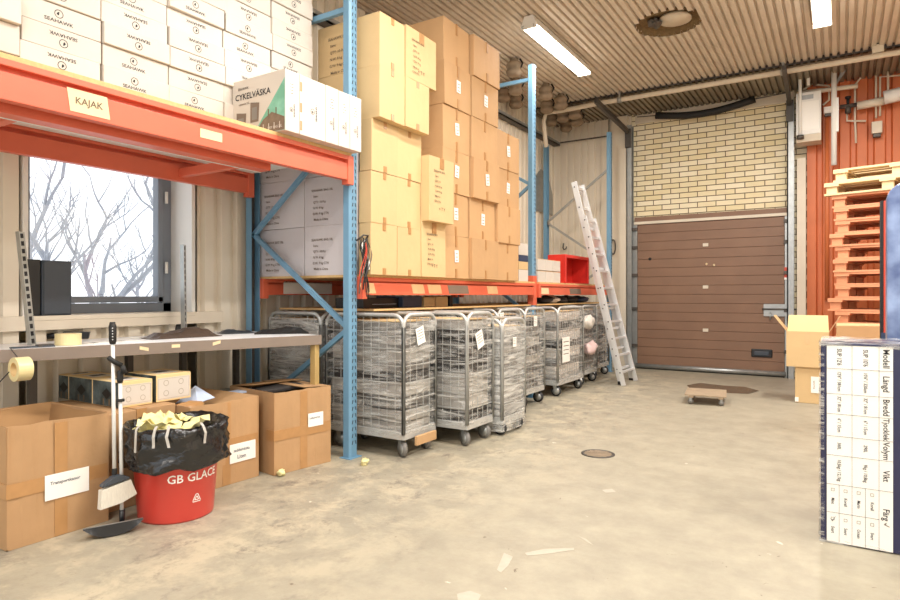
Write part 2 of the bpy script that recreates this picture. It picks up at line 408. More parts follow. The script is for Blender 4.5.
# back wall: cream sheet, brick field and orange sheet
b = MB(); mb_ = lambda u, v, d: (u, YB-d if False else YB+d+.04, v)
BP = [(0, 0), (.075, 0), (.085, .03), (.115, .03), (.125, 0)]
OP = [(0, 0), (.11, 0), (.13, .04), (.18, .04), (.2, 0)]
corr(b, BP, .125, XL-.02, -2.9, 0, CEIL, lambda u, v, d: (u, YB+d, v), 'wall_sheet')
b.box(-2.95, YB+.02, 0, -.36, YB+.14, CEIL-.02, 'brick')
corr(b, OP, .2, -.40, 3.3, 0, CEIL, lambda u, v, d: (u, YB-.06+d, v), 'wall_orange')
b.box(-4.4, YB+.14, 0, 3.3, YB+.2, CEIL, 'wall_sheet')
struct(b.build('wall_back'))
r = MB(); corr(r, WP, .155, -3.5, YB, 0, CEIL, lambda u, v, d: (3.25+d+.04, u, v), 'wall_sheet'); struct(r.build('wall_right'))
def trim(i, args, m, bevel=.004, off=None):
    t = MB()
    for a in args: t.box(*a, m)
    return struct(t.build('trim_%d' % i, bevel=bevel))
pL0 = P(612, 300, Y=YB-.12).x; pL1 = P(627, 300, Y=YB-.12).x
trim(3, [(pL0, YB-.12, 0, pL1, YB-.01, CEIL-.05)], 'cream')
trim(4, [(P(601, 300, Y=YB-.05).x, YB-.05, 0, P(608, 300, Y=YB-.05).x, YB-.01, CEIL-.05)], 'cream')
xr0 = P(797, 300, Y=YB-.1).x; xr1 = P(806, 300, Y=YB-.1).x
trim(5, [(xr0, YB-.14, 0, xr1, YB-.0, 3.15)], 'cream')
trim(6, [(-2.85, YB-.02, P(640, 124, Y=YB).z, -.56, YB+.03, P(640, 124, Y=YB).z+.14)], 'cream')
trim(7, [(P(745, 100, Y=YB-.04).x, YB-.05, P(785, 84, Y=YB).z-.04, -.56, YB-.02, P(785, 84, Y=YB).z+.10)], 'wall_orange')
# the sectional door
DX0 = P(638, 300, Y=YB).x; DX1 = P(784.5, 300, Y=YB).x; DZ1 = P(638, 225, Y=YB).z
door = bpy.data.objects.new('door_1', None); COL.objects.link(door); door.location = (0, YB, 0); struct(door)
NP = 16; ph = (DZ1-.08)/NP
for k in range(4):
    d = MB()
    for j in range(4):
        z0 = .08+(k*4+j)*ph
        gp = .008
        d.add([(DX0, -.03, z0), (DX1, -.03, z0), (DX1, -.03, z0+ph-gp), (DX0, -.03, z0+ph-gp), (DX0, -.02, z0+ph-gp*.5), (DX1, -.02, z0+ph-gp*.5), (DX0, -.03, z0+ph), (DX1, -.03, z0+ph)],
              [(0, 1, 2, 3), (3, 2, 5, 4), (4, 5, 7, 6)], 'door_brown')
    d.box(DX0, -.02, .08+k*4*ph, DX1, .015, .08+(k+1)*4*ph, 'door_brown')
    if k == 3: pass
    d.build('door_panel', door)
    if k < 3:
        q = MB(); cx = P(706, 300, Y=YB).x; zz = [P(706, 330, Y=YB).z, P(706, 287, Y=YB).z, P(706, 245, Y=YB).z][k]
        q.box(cx-.04, -.045, zz-.025, cx+.04, -.03, zz+.025, 'cream'); q.build('hinge_plate', door, bevel=.003)
t = MB(); t.box(DX0-.05, -.06, DZ1, DX1+.05, .01, DZ1+.045, 'cream'); t.box(DX0-.05, -.03, DZ1+.045, DX1+.05, .012, DZ1+.12, 'door_brown'); t.build('top_seal', door, bevel=.004)
t = MB(); t.tube([(DX0-.02, -.06, .05), (DX1+.02, -.06, .05)], .035, 'galvanised', 10); t.box(DX0, -.05, .0, DX1, -.0, .03, 'rubber_black'); t.build('bottom_rail', door)
for x0, x1 in ((DX0-.11, DX0-.005), (DX1+.005, DX1+.09)):
    t = MB(); t.box(x0, -.035, 0, x1, .0, DZ1+.04, 'galvanised')
    for zz in (.35, .95, 1.5, 1.95, 2.25): t.box(x0-.01, -.07, zz, x1+.01, -.035, zz+.05, 'dark_steel')
    t.build('side_frame', door, bevel=.003)
xt0 = P(629, 300, Y=YB-.1).x; xt1 = P(790, 300, Y=YB-.1).x
for xx in (xt0, xt1):
    t = MB(); z1 = 3.98
    t.box(xx-.035, -.13, 0, xx-.02, -.01, z1, 'galvanised'); t.box(xx-.035, -.02, 0, xx+.05, -.01, z1, 'galvanised'); t.box(xx-.035, -.13, 0, xx+.05, -.118, z1, 'galvanised')
    t.build('door_track', door)
t = MB(); p0 = P(764, 304, Y=YB); t.box(p0.x, -.055, P(764, 316, Y=YB).z, DX1+.05, -.035, P(764, 304, Y=YB).z, 'galvanised')
zc = P(764, 309, Y=YB).z; t.tube([(p0.x-.02, -.07, zc), (xt1+.1, -.07, zc)], .012, 'dark_steel'); t.tube([(p0.x+.09, -.07, zc-.05), (p0.x+.09, -.07, zc-.16)], .011, 'galvanised'); t.build('bolt_latch', door)
t = MB(); hx = P(762, 353, Y=YB); t.box(hx.x-.14, -.05, hx.z-.06, hx.x+.14, -.03, hx.z+.06, 'black_plastic'); t.box(hx.x-.1, -.07, hx.z-.035, hx.x+.1, -.05, hx.z+.03, 'grey_plastic'); t.build('door_handle', door, bevel=.01)
t = MB(); rx = P(787, 272, Y=YB-.04); t.box(rx.x-.035, -.04, rx.z-.08, rx.x+.035, -.036, rx.z+.07, 'red_print'); t.box(rx.x-.035, -.04, rx.z-.11, rx.x+.035, -.036, rx.z-.08, 'paper'); t.build('warning_sticker', door)
for (px, py) in ((706.5, 264), (714, 265)):
    t = MB(); q = P(px, py, Y=YB-.03); t.tube([(q.x, -.034, q.z), (q.x, -.028, q.z)], .018, 'paper_beige', 8); t.build('screw_cap', door)
t = MB()
for px, py in ((650, 259), ):
    q = P(px, py, Y=YB-.03); t.tube([(q.x, -.034, q.z), (q.x, -.028, q.z)], .025, 'rubber_black', 8)
t.build('filled_hole', door)
# black rolled rubber over the door
t = MB(); a = P(656, 115.5, Y=YB-.2); bq = P(755, 99, Y=YB-.2); pts = []
for k in range(13):
    u = k/12; p = a.lerp(bq, u); p.z -= .09*math.sin(math.pi*u); pts.append(p)
t.tube(pts, .055, 'rubber_black', 10); ro = tag(t.build('rubber_roll'), 'long sagging black rubber roll hung above the brick field over the door', 'rubber roll')
t = MB(); t.tube([P(637, 117, Y=YB-.2), a], .008, 'dark_steel'); t.build('hanger_rod', ro); t = MB(); t.tube([bq, P(790, 92, Y=YB-.2)], .008, 'dark_steel'); t.build('hanger_rod', ro)

# pipes and steel under the ceiling
def pipe_thing(name, label, cat, pts, r, m, n=8, kids=()):
    t = MB(); t.tube(pts, r, m, n); o = tag(t.build(name), label, cat)
    return o
YP = 9.05; zp = CEIL-.10
pz = 4.08
pts = [P(541, 128, Y=YP-.2)+Vector((0, 0, -.25)), P(541, 120, Y=YP-.1), P(546, 113, Y=YP), P(560, 111, Y=YP)]+[Vector((x, YP, pz)) for x in (-3.0, -2, -1, 0, 1, 2, 3.2)]
for i in range(4): pts[i].y = YP
t = MB(); t.tube(pts, .035, 'cream', 10); cp = tag(t.build('ceiling_pipe'), 'long cream pipe running across the hall just under the ceiling before the door', 'pipe')
for x in (-2.75, -.62, 1.2):
    t = MB(); t.box(x-.012, YP-.02, pz, x+.012, YP+.02, CEIL+.0, 'galvanised'); t.tube([(x-.03, YP, pz), (x+.03, YP, pz)], .045, 'galvanised'); t.build('pipe_clamp', cp)
def rail_bracket(px0, py0, px1, py1, xw, label):
    t = MB(); a = P(px0, py0, Y=8.75); b2 = Vector((xw, YB-.13, P(px1, py1, Y=YB-.13).z))
    t.bar(a, b2, .05, .07, 'dark_steel'); t.bar(b2+Vector((0, 0, .05)), b2+Vector((0, 0, -.25)), .09, .09, 'dark_steel')
    return tag(t.build('rail_bracket'), label, 'bracket')
rail_bracket(596, 101, 632, 132, xt0, 'dark steel brace sloping to the top of the left door track')
rail_bracket(784, 68, 791, 104, xt1, 'dark steel brace sloping to the top of the right door track')

# ceiling lights; the unseen left ones sit off their row for evener light
proto = None
for i, (x, y) in enumerate(FIXTURES):
    wh_ = 'left' if x < -1 else 'right'
    if i == 0: lb = 'long glowing fluorescent ceiling light above the stacked cartons'
    elif i == 1: lb = 'glowing fluorescent ceiling light near the heater, cut by the top of the picture'
    else: lb = ['', '', 'unseen fluorescent ceiling light, moved in from the blue racks to even the light', 'fluorescent ceiling light over the middle of the open floor', 'unseen fluorescent ceiling light added behind the viewer, moved in from the left side', 'unseen fluorescent ceiling light added above the aisle behind the viewer', 'unseen fill light added near the right wall, front one', 'unseen fill light added near the right wall, rear one'][i]
    if proto is None:
        proto = thing('ceiling_light', lb, 'ceiling light', (x, y, CEIL-.14), 0, 'fluorescent lights')
        t = MB(); t.prism([(-.05, -.86, .13), (.05, -.86, .13), (.085, -.86, .035), (-.085, -.86, .035)], (0, 1.72, 0), 'white_paint'); t.build('housing', proto)
        t = MB(); t.box(-.075, -.84, 0, .075, .84, .03, 'tube_light'); t.build('diffuser', proto, bevel=.01)
        for s_ in (-1, 1):
            t = MB(); t.box(-.09, s_*.85-.012, -.004, .09, s_*.85+.012, .05, 'white_paint'); t.build('end_cap', proto, bevel=.004)
            for u in (-.055, .055):
                t = MB(); t.tube([(u, s_*.862, .03), (u*1.3, s_*.88, .015), (u, s_*.862, -.004)], .004, 'galvanised', 6); t.build('clip', proto)
        o = proto
    else:
        o = copy_tree(proto); o.location = (x, y, CEIL-.14); o['label'] = lb
    la = bpy.data.lights.new('tube_lamp', 'AREA'); la.shape = 'RECTANGLE'; la.size = .14; la.size_y = 1.6; la.energy = LAMP_W*(1.3 if i < 2 else .62); la.color = LAMP_COL
    lo = bpy.data.objects.new('tube_lamp', la); COL.objects.link(lo); lo.location = (0, 0, -.012); lo.parent = o

# ------------------------------------------------------------------ outside the window
s = MB(); s.box(-80, -60, -1.3, XL-.5, 120, -1.2, 'snow'); struct(s.build('ground'), 'snow covered ground outside the window')
def tree(base, H, seed, label):
    rnd = random.Random(seed); tr_ = thing('bare_tree', label, 'tree', base, 0, 'bare trees outside the window')
    trunk = MB(); br = MB()
    def grow(mb, p, d, L_, r, lv):
        pts = [p]; q = p.copy(); dd = d.copy(); n = 5
        for k in range(n):
            dd = (dd+Vector((rnd.uniform(-.22, .22), rnd.uniform(-.22, .22), rnd.uniform(-.05, .2)))).normalized(); q = q+dd*L_/n; pts.append(q.copy())
        mb.tube(pts, [r*(1-.65*k/n) for k in range(n+1)], 'hazy_bark', 5)
        if lv < 4:
            for k in range(3 if lv == 0 else rnd.choice((2, 3, 3))):
                u = rnd.randint(2 if lv else 1, n); az = rnd.uniform(0, 2*math.pi); sp = rnd.uniform(.5, 1.0)
                nd = (dd+Vector((math.cos(az)*sp, math.sin(az)*sp, rnd.uniform(-.1, .5)))).normalized()
                grow(br, pts[u], nd, L_*rnd.uniform(.55, .8), max(.011, r*.55), lv+1)
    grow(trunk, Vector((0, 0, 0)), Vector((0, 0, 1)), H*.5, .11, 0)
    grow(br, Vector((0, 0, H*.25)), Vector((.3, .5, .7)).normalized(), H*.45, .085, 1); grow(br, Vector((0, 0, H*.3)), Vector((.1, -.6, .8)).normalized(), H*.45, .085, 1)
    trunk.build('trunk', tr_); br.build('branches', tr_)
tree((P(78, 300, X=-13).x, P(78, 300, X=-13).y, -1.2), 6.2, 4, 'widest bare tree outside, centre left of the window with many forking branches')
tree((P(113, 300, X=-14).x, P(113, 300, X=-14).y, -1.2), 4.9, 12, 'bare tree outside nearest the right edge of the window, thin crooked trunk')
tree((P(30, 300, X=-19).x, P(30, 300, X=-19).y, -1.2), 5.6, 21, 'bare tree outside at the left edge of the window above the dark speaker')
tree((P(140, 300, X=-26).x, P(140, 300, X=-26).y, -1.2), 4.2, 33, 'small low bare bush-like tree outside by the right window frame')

# ------------------------------------------------------------------ pallet racking (one bolted run)
XF = -3.03; XR = -4.1; YF = [3.43, 6.62, 9.50]; PH = [3.75, 3.9, 3.75]
rack = thing('pallet_rack', 'long blue and orange pallet rack standing along the left wall', 'pallet rack', (XF, YF[0], 0))
RT = Matrix.Translation((-XF, -YF[0], 0))
def part(name, mb_fn, bevel=0, parent=rack):
    t = MB(RT); mb_fn(t); return t.build(name, parent, bevel=bevel)
for y, hh in zip(YF, PH):
    hh0 = hh
    for xf, xb in ((XF, XF-.065), (XR, XR-.065)):
        def up(t):
            hh = hh0 if xf == XF else min(hh0, 3.7)
            if xf == XF:
                t.box(xb, y, .006, xf-.012, y+.006, hh, 'rack_blue'); t.box(xb, y+.084, .006, xf-.012, y+.09, hh, 'rack_blue')
                t.prism([(xf-.012, y, .006), (xf, y+.018, .006), (xf, y+.072, .006), (xf-.012, y+.09, .006), (xf-.018, y+.084, .006), (xf-.006, y+.068, .006), (xf-.006, y+.022, .006), (xf-.018, y+.006, .006)], (0, 0, hh-.006), 'rack_blue')
            else:
                t.box(xb, y, .006, xf, y+.005, hh, 'rack_blue'); t.box(xb, y+.085, .006, xf, y+.09, hh, 'rack_blue'); t.box(xb, y+.005, .006, xb+.005, y+.085, hh, 'dark_steel')  # rear web coloured dark for the shaded, slotted inside of the channel
            t.box(xb-.02, y-.02, 0, xf+.02, y+.11, .006, 'rack_blue')
            z = .1
            while z < hh-.05 and xf == XF:
                for s_ in (-1, 1):
                    yy = y+.045+s_*.016
                    t.prism([(xf+.0008, yy-.004+s_*.004, z), (xf+.0008, yy+.004+s_*.004, z), (xf+.0008, yy+.004-s_*.004, z+.028), (xf+.0008, yy-.004-s_*.004, z+.028)], (-.0006, 0, 0), 'ink')
                z += .05
        part('upright', up)
    fi = YF.index(y); zs = [[.25, .95, 1.7, 2.5, 3.3], [.25, .95, 1.7, 2.5, 3.1], [.25, .95, 1.7, 2.4, 3.18]][fi]; bm_ = 'galvanised' if fi == 2 else 'rack_blue'; bw = .022 if fi == 2 else .03
    xa, xb2 = XF-.05, XR-.02
    for k, z in enumerate(zs):
        if k+1 == len(zs): break
        z2 = zs[k+1]
        if (k+(fi == 2)) % 2: part('brace', lambda t: t.bar((xa, y+.045, z), (xb2, y+.045, z2), bw, .035, bm_))
        else: part('brace', lambda t: t.bar((xb2, y+.045, z), (xa, y+.045, z2), bw, .035, bm_))
    zc_ = [3.32, 3.74, .12][fi]
    part('cross_bar', lambda t: t.bar((xa, y+.045, zc_), (xb2, y+.045, zc_), .035, .04, 'rack_blue'))
def beam(y0, y1, z0, z1, front, holes=True, m='rack_orange'):
    x = XF+.03 if front else XR+.03
    def fn(t):
        # stepped beam: box with an upper lip and a recessed groove
        t.box(x-.05, y0, z0, x, y1, z0+(z1-z0)*.68, m)
        t.box(x-.05, y0, z0+(z1-z0)*.68, x-.03, y1, z1, m)
        t.box(x-.05, y0, z1-.03, x+.004, y1, z1, m)
        for yy in (y0-.01, y1-.05):
            t.box(x-.055, yy, z0-.03, x+.008, yy+.06, z1+.001, m)
    return part('beam', fn, bevel=.003)
Z1B, Z1T = 2.03, 2.205; Z2B, Z2T = 1.20, 1.335
b1 = beam(-.5, YF[0]-.01, Z1B, Z1T, True); beam(-.5, YF[0]-.01, Z1B, Z1T, False)
b2 = beam(YF[0]+.10, YF[1]-.01, Z2B, Z2T, True); b2r = beam(YF[0]+.10, YF[1]-.01, Z2B, Z2T, False)
b3 = beam(YF[1]+.10, YF[2]-.01, Z2B, Z2T, True); beam(YF[1]+.10, YF[2]-.01, Z2B, Z2T, False)
part('post_sleeve', lambda t: t.box(XF-.07, YF[1]-.005, Z2B-.12, XF+.004, YF[1]+.095, Z2T+.09, 'rack_orange'), .003)
part('support_rail', lambda t: (t.box(-3.20, -.5, Z1B-.03, -3.10, 2.75, Z1B+.04, 'rack_orange'), t.box(-3.20, -.5, Z1B-.034, -3.19, 2.75, Z1B-.0, 'aluminium')), .003)  # pale strip paints the white highlight along the rail's lower edge
for yy in (-.2, 1.4, 2.75):
    part('support_bar', lambda t: t.box(XR, yy, Z1B+.03, XF-.03, yy+.05, Z1B+.09, 'rack_orange'), .003)
part('shelf_board', lambda t: t.box(XR-.03, -.5, Z1T, XF+.032, YF[0]-.02, Z1T+.022, 'chipboard'))
part('shelf_underside', lambda t: t.box(XR+.04, -.5, Z1T-.012, XF-.06, YF[0]-.02, Z1T-.001, 'white_paint'))
part('shelf_board', lambda t: t.box(XR-.03, YF[0]+.11, Z2T, XF+.03, YF[1]-.02, Z2T+.018, 'chipboard'))
part('shelf_board', lambda t: t.box(XR-.03, YF[1]+.11, Z2T, XF+.03, YF[2]-.02, Z2T+.018, 'chipboard'))
part('lower_shelf_board', lambda t: t.box(XR+.0, YF[0]+.3, 1.075, XF-.02, YF[1]-.02, 1.09, 'chipboard'))
part('lower_shelf_board', lambda t: t.box(XR+.0, YF[1]+.11, 1.075, XF-.02, YF[2]-.02, 1.09, 'chipboard'))
# papers taped on the beams
def tagpaper(bm, y0, y1, za, zb, m, txt=None, slant=0):
    t = MB(RT); x = XF+.032
    t.add([(x, y0, za), (x, y1, za), (x, y1-slant, zb), (x, y0-slant, zb)], [(0, 1, 2, 3)], m)
    if txt: t.text(txt, (zb-za)*.42, FX(x+.001, (y0+y1-slant)/2, (za+zb)/2), 'ink_soft', 1)
    t.build('paper_tag', bm)
tagpaper(b1, P(70, 108, X=-3).y, P(110, 115, X=-3).y, Z1B+.02, Z1B+.125, 'paper_beige', 'KAJAK', .015)
tagpaper(b1, P(200, 138, X=-3).y, P(222, 142, X=-3).y, Z1B+.045, Z1B+.095, 'paper_beige')
for a, bb, mm_ in ((362, 376, 'tape_tan'), (413, 425, 'tape_tan'), (429, 442, 'tape_tan'), (449, 469, 'bag_print'), (488, 498, 'tape_tan')):
    tagpaper(b2, P(a, 285, X=-3).y, P(bb, 285, X=-3).y, Z2B+.012, Z2B+.09, mm_, None, .03)
for a, bb, mm_ in ((541, 549, 'paper_beige'), (570, 581, 'bag_print')):
    tagpaper(b3, P(a, 285, X=-3).y, P(bb, 285, X=-3).y, Z2B+.012, Z2B+.085, mm_, None, .02)
t = MB(RT); t.box(XR+.031, 3.75, Z2B+.01, XR+.034, 4.35, Z2B+.12, 'paper'); t.build('paper_tag', b2r)

# ------------------------------------------------------------------ cartons
def mark(mb, M, size, flip, ink='ink'):
    """round emblem over the printed name"""
    T2 = M @ Matrix.Rotation(math.pi if flip else 0, 4, 'Z')
    mb.text('SEAHAWK', size, T2 @ Matrix.Translation((0, -size*1.0, 0)), ink, 1.15)
    n = 20; r = size*.85; rr = r*.84; vs = []; c = Vector((0, size*.55, 0))
    for k in range(n):
        t_ = 2*math.pi*k/n; d = Vector((math.cos(t_), math.sin(t_), 0)); vs += [T2 @ (c+d*r), T2 @ (c+d*rr)]
    mb.add(vs, [(2*k, (2*k+2) % (2*n), (2*k+3) % (2*n), 2*k+1) for k in range(n)], ink)
    mb.add([T2 @ (c+Vector(q)*r*.7) for q in ((-.75, -.1, 0), (-.2, -.6, 0), (.1, -.15, 0), (.15, .75, 0), (-.35, .5, 0))], [(0, 1, 2, 3, 4)], ink)
XW_ = -3.42; SH = Z1T+.022+.001; RH = .117
rc = random.Random(5)
colw = ['', 'leftmost', 'second', 'third', 'fourth', 'fifth', 'sixth']
for ci in range(-1, 5):
    y0 = 1.446+ci*.399; zoff = 0
    rh = RH if ci >= 0 else .145
    nrow = 12 if ci >= 0 else 9
    prev = SH
    for k in range(nrow):
        z0 = SH+k*(rh+.002)
        d0 = -sn*XW_+cs*(y0+.38)
        if 295-(z0-CH)*FPX/d0 < -12: break
        hh = rh
        jx = rc.uniform(-.012, .012)+(.05 if (ci == -1 and k == 2) else 0); jy = rc.uniform(-.006, .006)
        wy = .391 if ci >= 0 else .385
        y1 = y0+.0; t = MB(); t.box(-.26, -wy/2, 0, 0, wy/2, hh, 'carton_white')
        flip = [1, 1, 0, 0, 1, 1][(k+ci) % 6] if ci != 1 else [0, 0, 0, 1, 1, 0][k % 6]
        if ci == 0: flip = [0, 1, 1, 0, 1, 0][k % 6]
        if ci >= 0: mark(t, FX(.0012, (0 if flip else -.02), hh*.5), .026, flip)
        colname = colw[ci+1] if ci < 5 else 'last'
        lb = ('flat white carton, %s up in the unmarked stack at the left picture edge' % ORD[k]) if ci < 0 else ('flat white printed carton, %s up in the %s marked stack of the upper shelf' % (ORD[k], ['first', 'second', 'third', 'fourth', 'fifth', 'sixth'][ci]))
        o = t.build('flat_carton', None, (XW_+jx, y0+.199+jy*(ci < 4), z0), bevel=.004); o.rotation_euler = (0, 0, rc.uniform(-.015, .015))
        tag(o, lb, 'carton', 'flat white cartons on the upper shelf')

# bicycle bag boxes, standing on edge
def ypx(px, X): return P(px, 200, X=X).y
BXR = -2.92; by = ypx(285, BXR); bz = Z1T+.022+.001
bh = (295-68)*(-sn*BXR+cs*by)/FPX+CH-bz
thick = [.115, .205, .105, .13, .13, .13]
ys = [by]
pxs = [285, 299.5, 325.5, 338.5, 350, 361.5]
ye = [P(p, 200, X=BXR).y for p in pxs]
ye = [by]+ye[1:]
names_ = ['green and white printed box with a bag picture on the upper shelf', 'white box right behind the picture box on the upper shelf, round emblem on its spine', 'narrow white box in the middle of the upper shelf row, wide pale sticker', 'narrow white box second from the rack post on the upper shelf row', 'narrow white box nearest the blue rack post on the upper shelf row']
for k in range(5):
    ya, yb = ye[k]+.002, ye[k+1]-.002; t = MB(); wx = .50; hh = bh*(1-.004*(k % 2))
    t.box(-wx, ya-by, 0, 0, yb-by, hh, 'carton_white')
    yc = (ya+yb)/2-by; o = t.build('bag_box', None, (BXR, by, bz), bevel=.003)
    tag(o, names_[k], 'box', 'bag boxes on the upper shelf')
    if k == 0:
        q = MB(); yy = ya-by-.0015
        q.poly([(-.30, yy, .003), (-.003, yy, .003), (-.003, yy, hh*.86)], 'teal_print')
        q.poly([(-.29, yy-.0006, .005), (-.004, yy-.0006, .005), (-.004, yy-.0006, hh*.22), (-.08, yy-.0006, hh*.30), (-.12, yy-.0006, hh*.34), (-.2, yy-.0006, hh*.24)], 'bridge_print')
        for xx in (-.08, -.15): q.box(xx-.005, yy-.001, hh*.28, xx+.005, yy-.0007, hh*.40, 'ink_soft')
        for xx in (-.25, -.2, -.15, -.1, -.05): q.box(xx, yy-.0014, hh*.05, xx+.006, yy-.001, hh*.16, 'carton_white')
        q.text('CYKELVÄSKA', .056, FY(-.30, yy-.001, hh*.70), 'ink', 1.0); q.text('SEAHAWK', .022, FY(-.39, yy-.001, hh*.84), 'ink'); q.text('vattentät 25L', .02, FY(-.38, yy-.001, hh*.58), 'ink_soft')
        q.text('DRY BAG 25L', .022, FY(-.09, yy-.002, hh*.08), 'carton_white')
        for cx_, cz_, sc in ((-.41, hh*.27, .9), (-.28, hh*.42, .8)):
            q.prism([(cx_-.05*sc, yy-.0004, cz_-.09*sc), (cx_+.045*sc, yy-.0004, cz_-.09*sc), (cx_+.055*sc, yy-.0004, cz_+.06*sc), (cx_-.05*sc, yy-.0004, cz_+.075*sc)], (0, -.0006, 0), 'bag_print')
            q.box(cx_-.03*sc, yy-.0016, cz_-.07*sc, cx_+.03*sc, yy-.0012, cz_+.03*sc, 'parcel_grey')
        q.build('printed_front', o)
    q = MB(); wd = yb-ya
    if k == 1:
        mark(q, FX(.0015, yc+.01, hh*.45, math.pi/2), .022, 0)
        q.build('printed_spine', o)
        for zz in (.15, .45, .8): q = MB(); q.box(0, ya-by+.003, hh*zz-.03, .0015, ya-by+.02, hh*zz+.03, 'tape'); q.build('tape', o)
        q = MB()
    q.box(.0005, yc-wd*.33 if k != 1 else yc+.02, hh*.55, .0012, yc+wd*.3, hh*.9, 'paper'); q.build('sticker', o)
    q = MB()
    for j in range(4): q.box(.0013, yc-wd*.2, hh*(.62+.05*j), .0018, yc+wd*.15, hh*(.635+.05*j), 'ink_soft') if k != 1 else None
    if k != 1: mark(q, FX(.0016, yc, hh*.36, math.pi/2), .016, 0); q.build('printed_spine', o)

# big cartons on the second bay
ZB = Z2T+.018+.001
def lines(mb, M, rows, size, ink='ink_soft', left=True):
    for i, s_ in enumerate(rows):
        mb.text(s_, size, M @ Matrix.Translation((len(s_)*size*.27 if left else 0, -i*size*1.75, 0)), ink)
GREYT = ['SEAHAWK BAG 10L', 'Item: ', 'QTY: 10 Pcs', 'N.W: 8 kg', 'G.W: 9 kg CTN', 'Made in China']
def carton(x1, y0, wy, dx, z, hh, m, style, label, group, rz=0, cat='carton', name='carton', lab=0):
    t = MB(); t.box(-dx, 0, 0, 0, wy, hh, m, jit=.004)
    t.box(-dx, wy/2-.0015, hh-.002, 0, wy/2+.0015, hh+.0005, 'ink_soft')
    o = t.build(name, None, (x1, y0, z), bevel=.005); o.rotation_euler = (0, 0, rz); tag(o, label, cat, group)
    if style == 'tape':
        q = MB(); w = .028
        for za, zb in ((hh*.74, hh+.001), (-.0, hh*.22)): q = MB(); q.box(-.002, wy/2-w/2, max(za, .001), .0055, wy/2+w/2, zb, 'tape'); q.build('tape', o)
        if lab:
            q = MB(); M = FX(.0062, wy*(.5+.0*lab), hh*.52, rnds.uniform(-.12, .12)); q.add([M @ Vector(p) for p in ((-.035, -.055, 0), (.035, -.055, 0), (.035, .055, 0), (-.035, .055, 0))], [(0, 1, 2, 3)], 'paper')
            for j in range(3): q.add([M @ Vector(p) for p in ((-.02, .02-.03*j, .001), (.02, .02-.03*j, .001), (.02, .026-.03*j, .001), (-.02, .026-.03*j, .001))], [(0, 1, 2, 3)], 'ink_soft')
            q.build('paper_label', o)
    elif style == 'ends':
        q = MB(); w = .035
        q.box(-.002, wy/2-w/2, hh-.05, .005, wy/2+w/2, hh+.001, 'tape'); q.build('tape', o); q = MB(); q.box(-.002, wy/2-w/2, .002, .005, wy/2+w/2, .05, 'tape'); q.build('tape', o)
    if style in ('text', 'ends_text'):
        q = MB(); lines(q, FX(.0055, wy*.2, hh*.78), ['SEAHAWK BAG', 'Item:', 'QTY: 10', 'N.W: 8 kg', 'G.W: 9 kg', 'Made in', 'CTN NO.'], .024); lines(q, FX(.0055, wy*.35, hh*.2), ['+ T Y'], .04); q.build('printed_text', o)
        q = MB(); q.box(-.002, wy*.42, hh-.09, .0052, wy*.58, hh+.001, 'tape'); q.build('tape', o)
    return o
rnds = random.Random(11)
G2 = 'large beige cartons stacked on the second bay'
def ypx(px, X): return P(px, 200, X=X).y
colY = [3.56, ypx(397.3, -2.94), ypx(421, -2.94), ypx(445, -2.94), ypx(472, -2.94), ypx(498, -2.94), ypx(521, -2.94)]
cn = ['carton column nearest the front blue post', 'second carton column from the front blue post']
for ci in range(2):
    for k in range(5):
        x1 = -2.94 if k < 3 else -2.865; m = 'carton_light'; wy = colY[ci+1]-colY[ci]-.004; st = 'ends'
        y0 = colY[ci]
        hgt = .386; z0 = ZB+k*.3875
        if ci == 1 and k >= 3: x1 = -2.86
        if ci == 1 and k == 4: st = 'text'; wy += .10; hgt = .40
        if ci == 0 and k == 4: wy += .0
        if k >= 3 and ci == 0: y0 += .01; wy -= .012
        o = carton(x1+rnds.uniform(-.008, .008), y0, wy, .62 if k >= 3 else .115, z0, hgt, m, st, 'plain beige carton, %s up in the %s' % (ORD[k], cn[ci]), G2)
        if ci == 0 and k == 4:
            q = MB(); lines(q, FY(-.50, -.006, hgt*.72), GREYT, .030); q.build('printed_text', o)
carton(-2.93, colY[2], colY[3]-colY[2]-.006, .5, ZB, .46, 'carton_light', 'text', 'tall beige carton with printed lines standing on the shelf in the third column', G2)
carton(-2.86, colY[2]+.004, colY[3]-colY[2]+.01, .5, ZB+.462, .54, 'carton_light', 'text', 'tall beige carton with printed lines, upper one in the third column', G2)
cn = ['fourth column from the front blue post', 'fifth column from the front blue post', 'last carton column before the middle blue post']
LAB = {(0, 0): 1, (0, 1): 1, (0, 2): 1, (0, 3): 1, (0, 4): 1, (1, 1): 1, (1, 2): 1, (1, 4): 1, (2, 2): 1, (2, 3): 1, (1, 5): 0}
for ci in range(3):
    for k in range(4 if ci == 2 else 6):
        wy = colY[ci+4]-colY[ci+3]-.006
        carton(-2.94+rnds.uniform(-.03, .02), colY[ci+3]+rnds.uniform(-.002, .002), wy-rnds.uniform(0, .02), .5, ZB+k*.3855, .384, 'carton_tan', 'tape',
               '%s carton, %s up in the %s' % ('taped brown' if not LAB.get((ci, k)) else 'taped brown white-labelled', ORD[k], cn[ci]), G2, rz=rnds.uniform(-.012, .012), lab=LAB.get((ci, k), 0))
# grey cartons seen through the end frame
G3 = 'grey cartons behind the end frame'
for k in range(3):
    for j in range(2):
        xl = (-4.15, -3.605)[j]; wx = (.54, .535)[j]; hh = .384
        t = MB(); t.box(0, 0, 0, wx, .6, hh, 'carton_grey', jit=.003)
        lines(t, FY(wx*.16, -.004, hh*.72), GREYT, .026, 'ink_soft')
        o = t.build('grey_carton', None, (xl, 3.545, ZB+k*.3875), bevel=.004)
        tag(o, 'pale grey printed carton, %s in the %s column behind the blue end frame' % (['bottom', 'middle', 'top'][k], ['left', 'right'][j]), 'carton', G3)

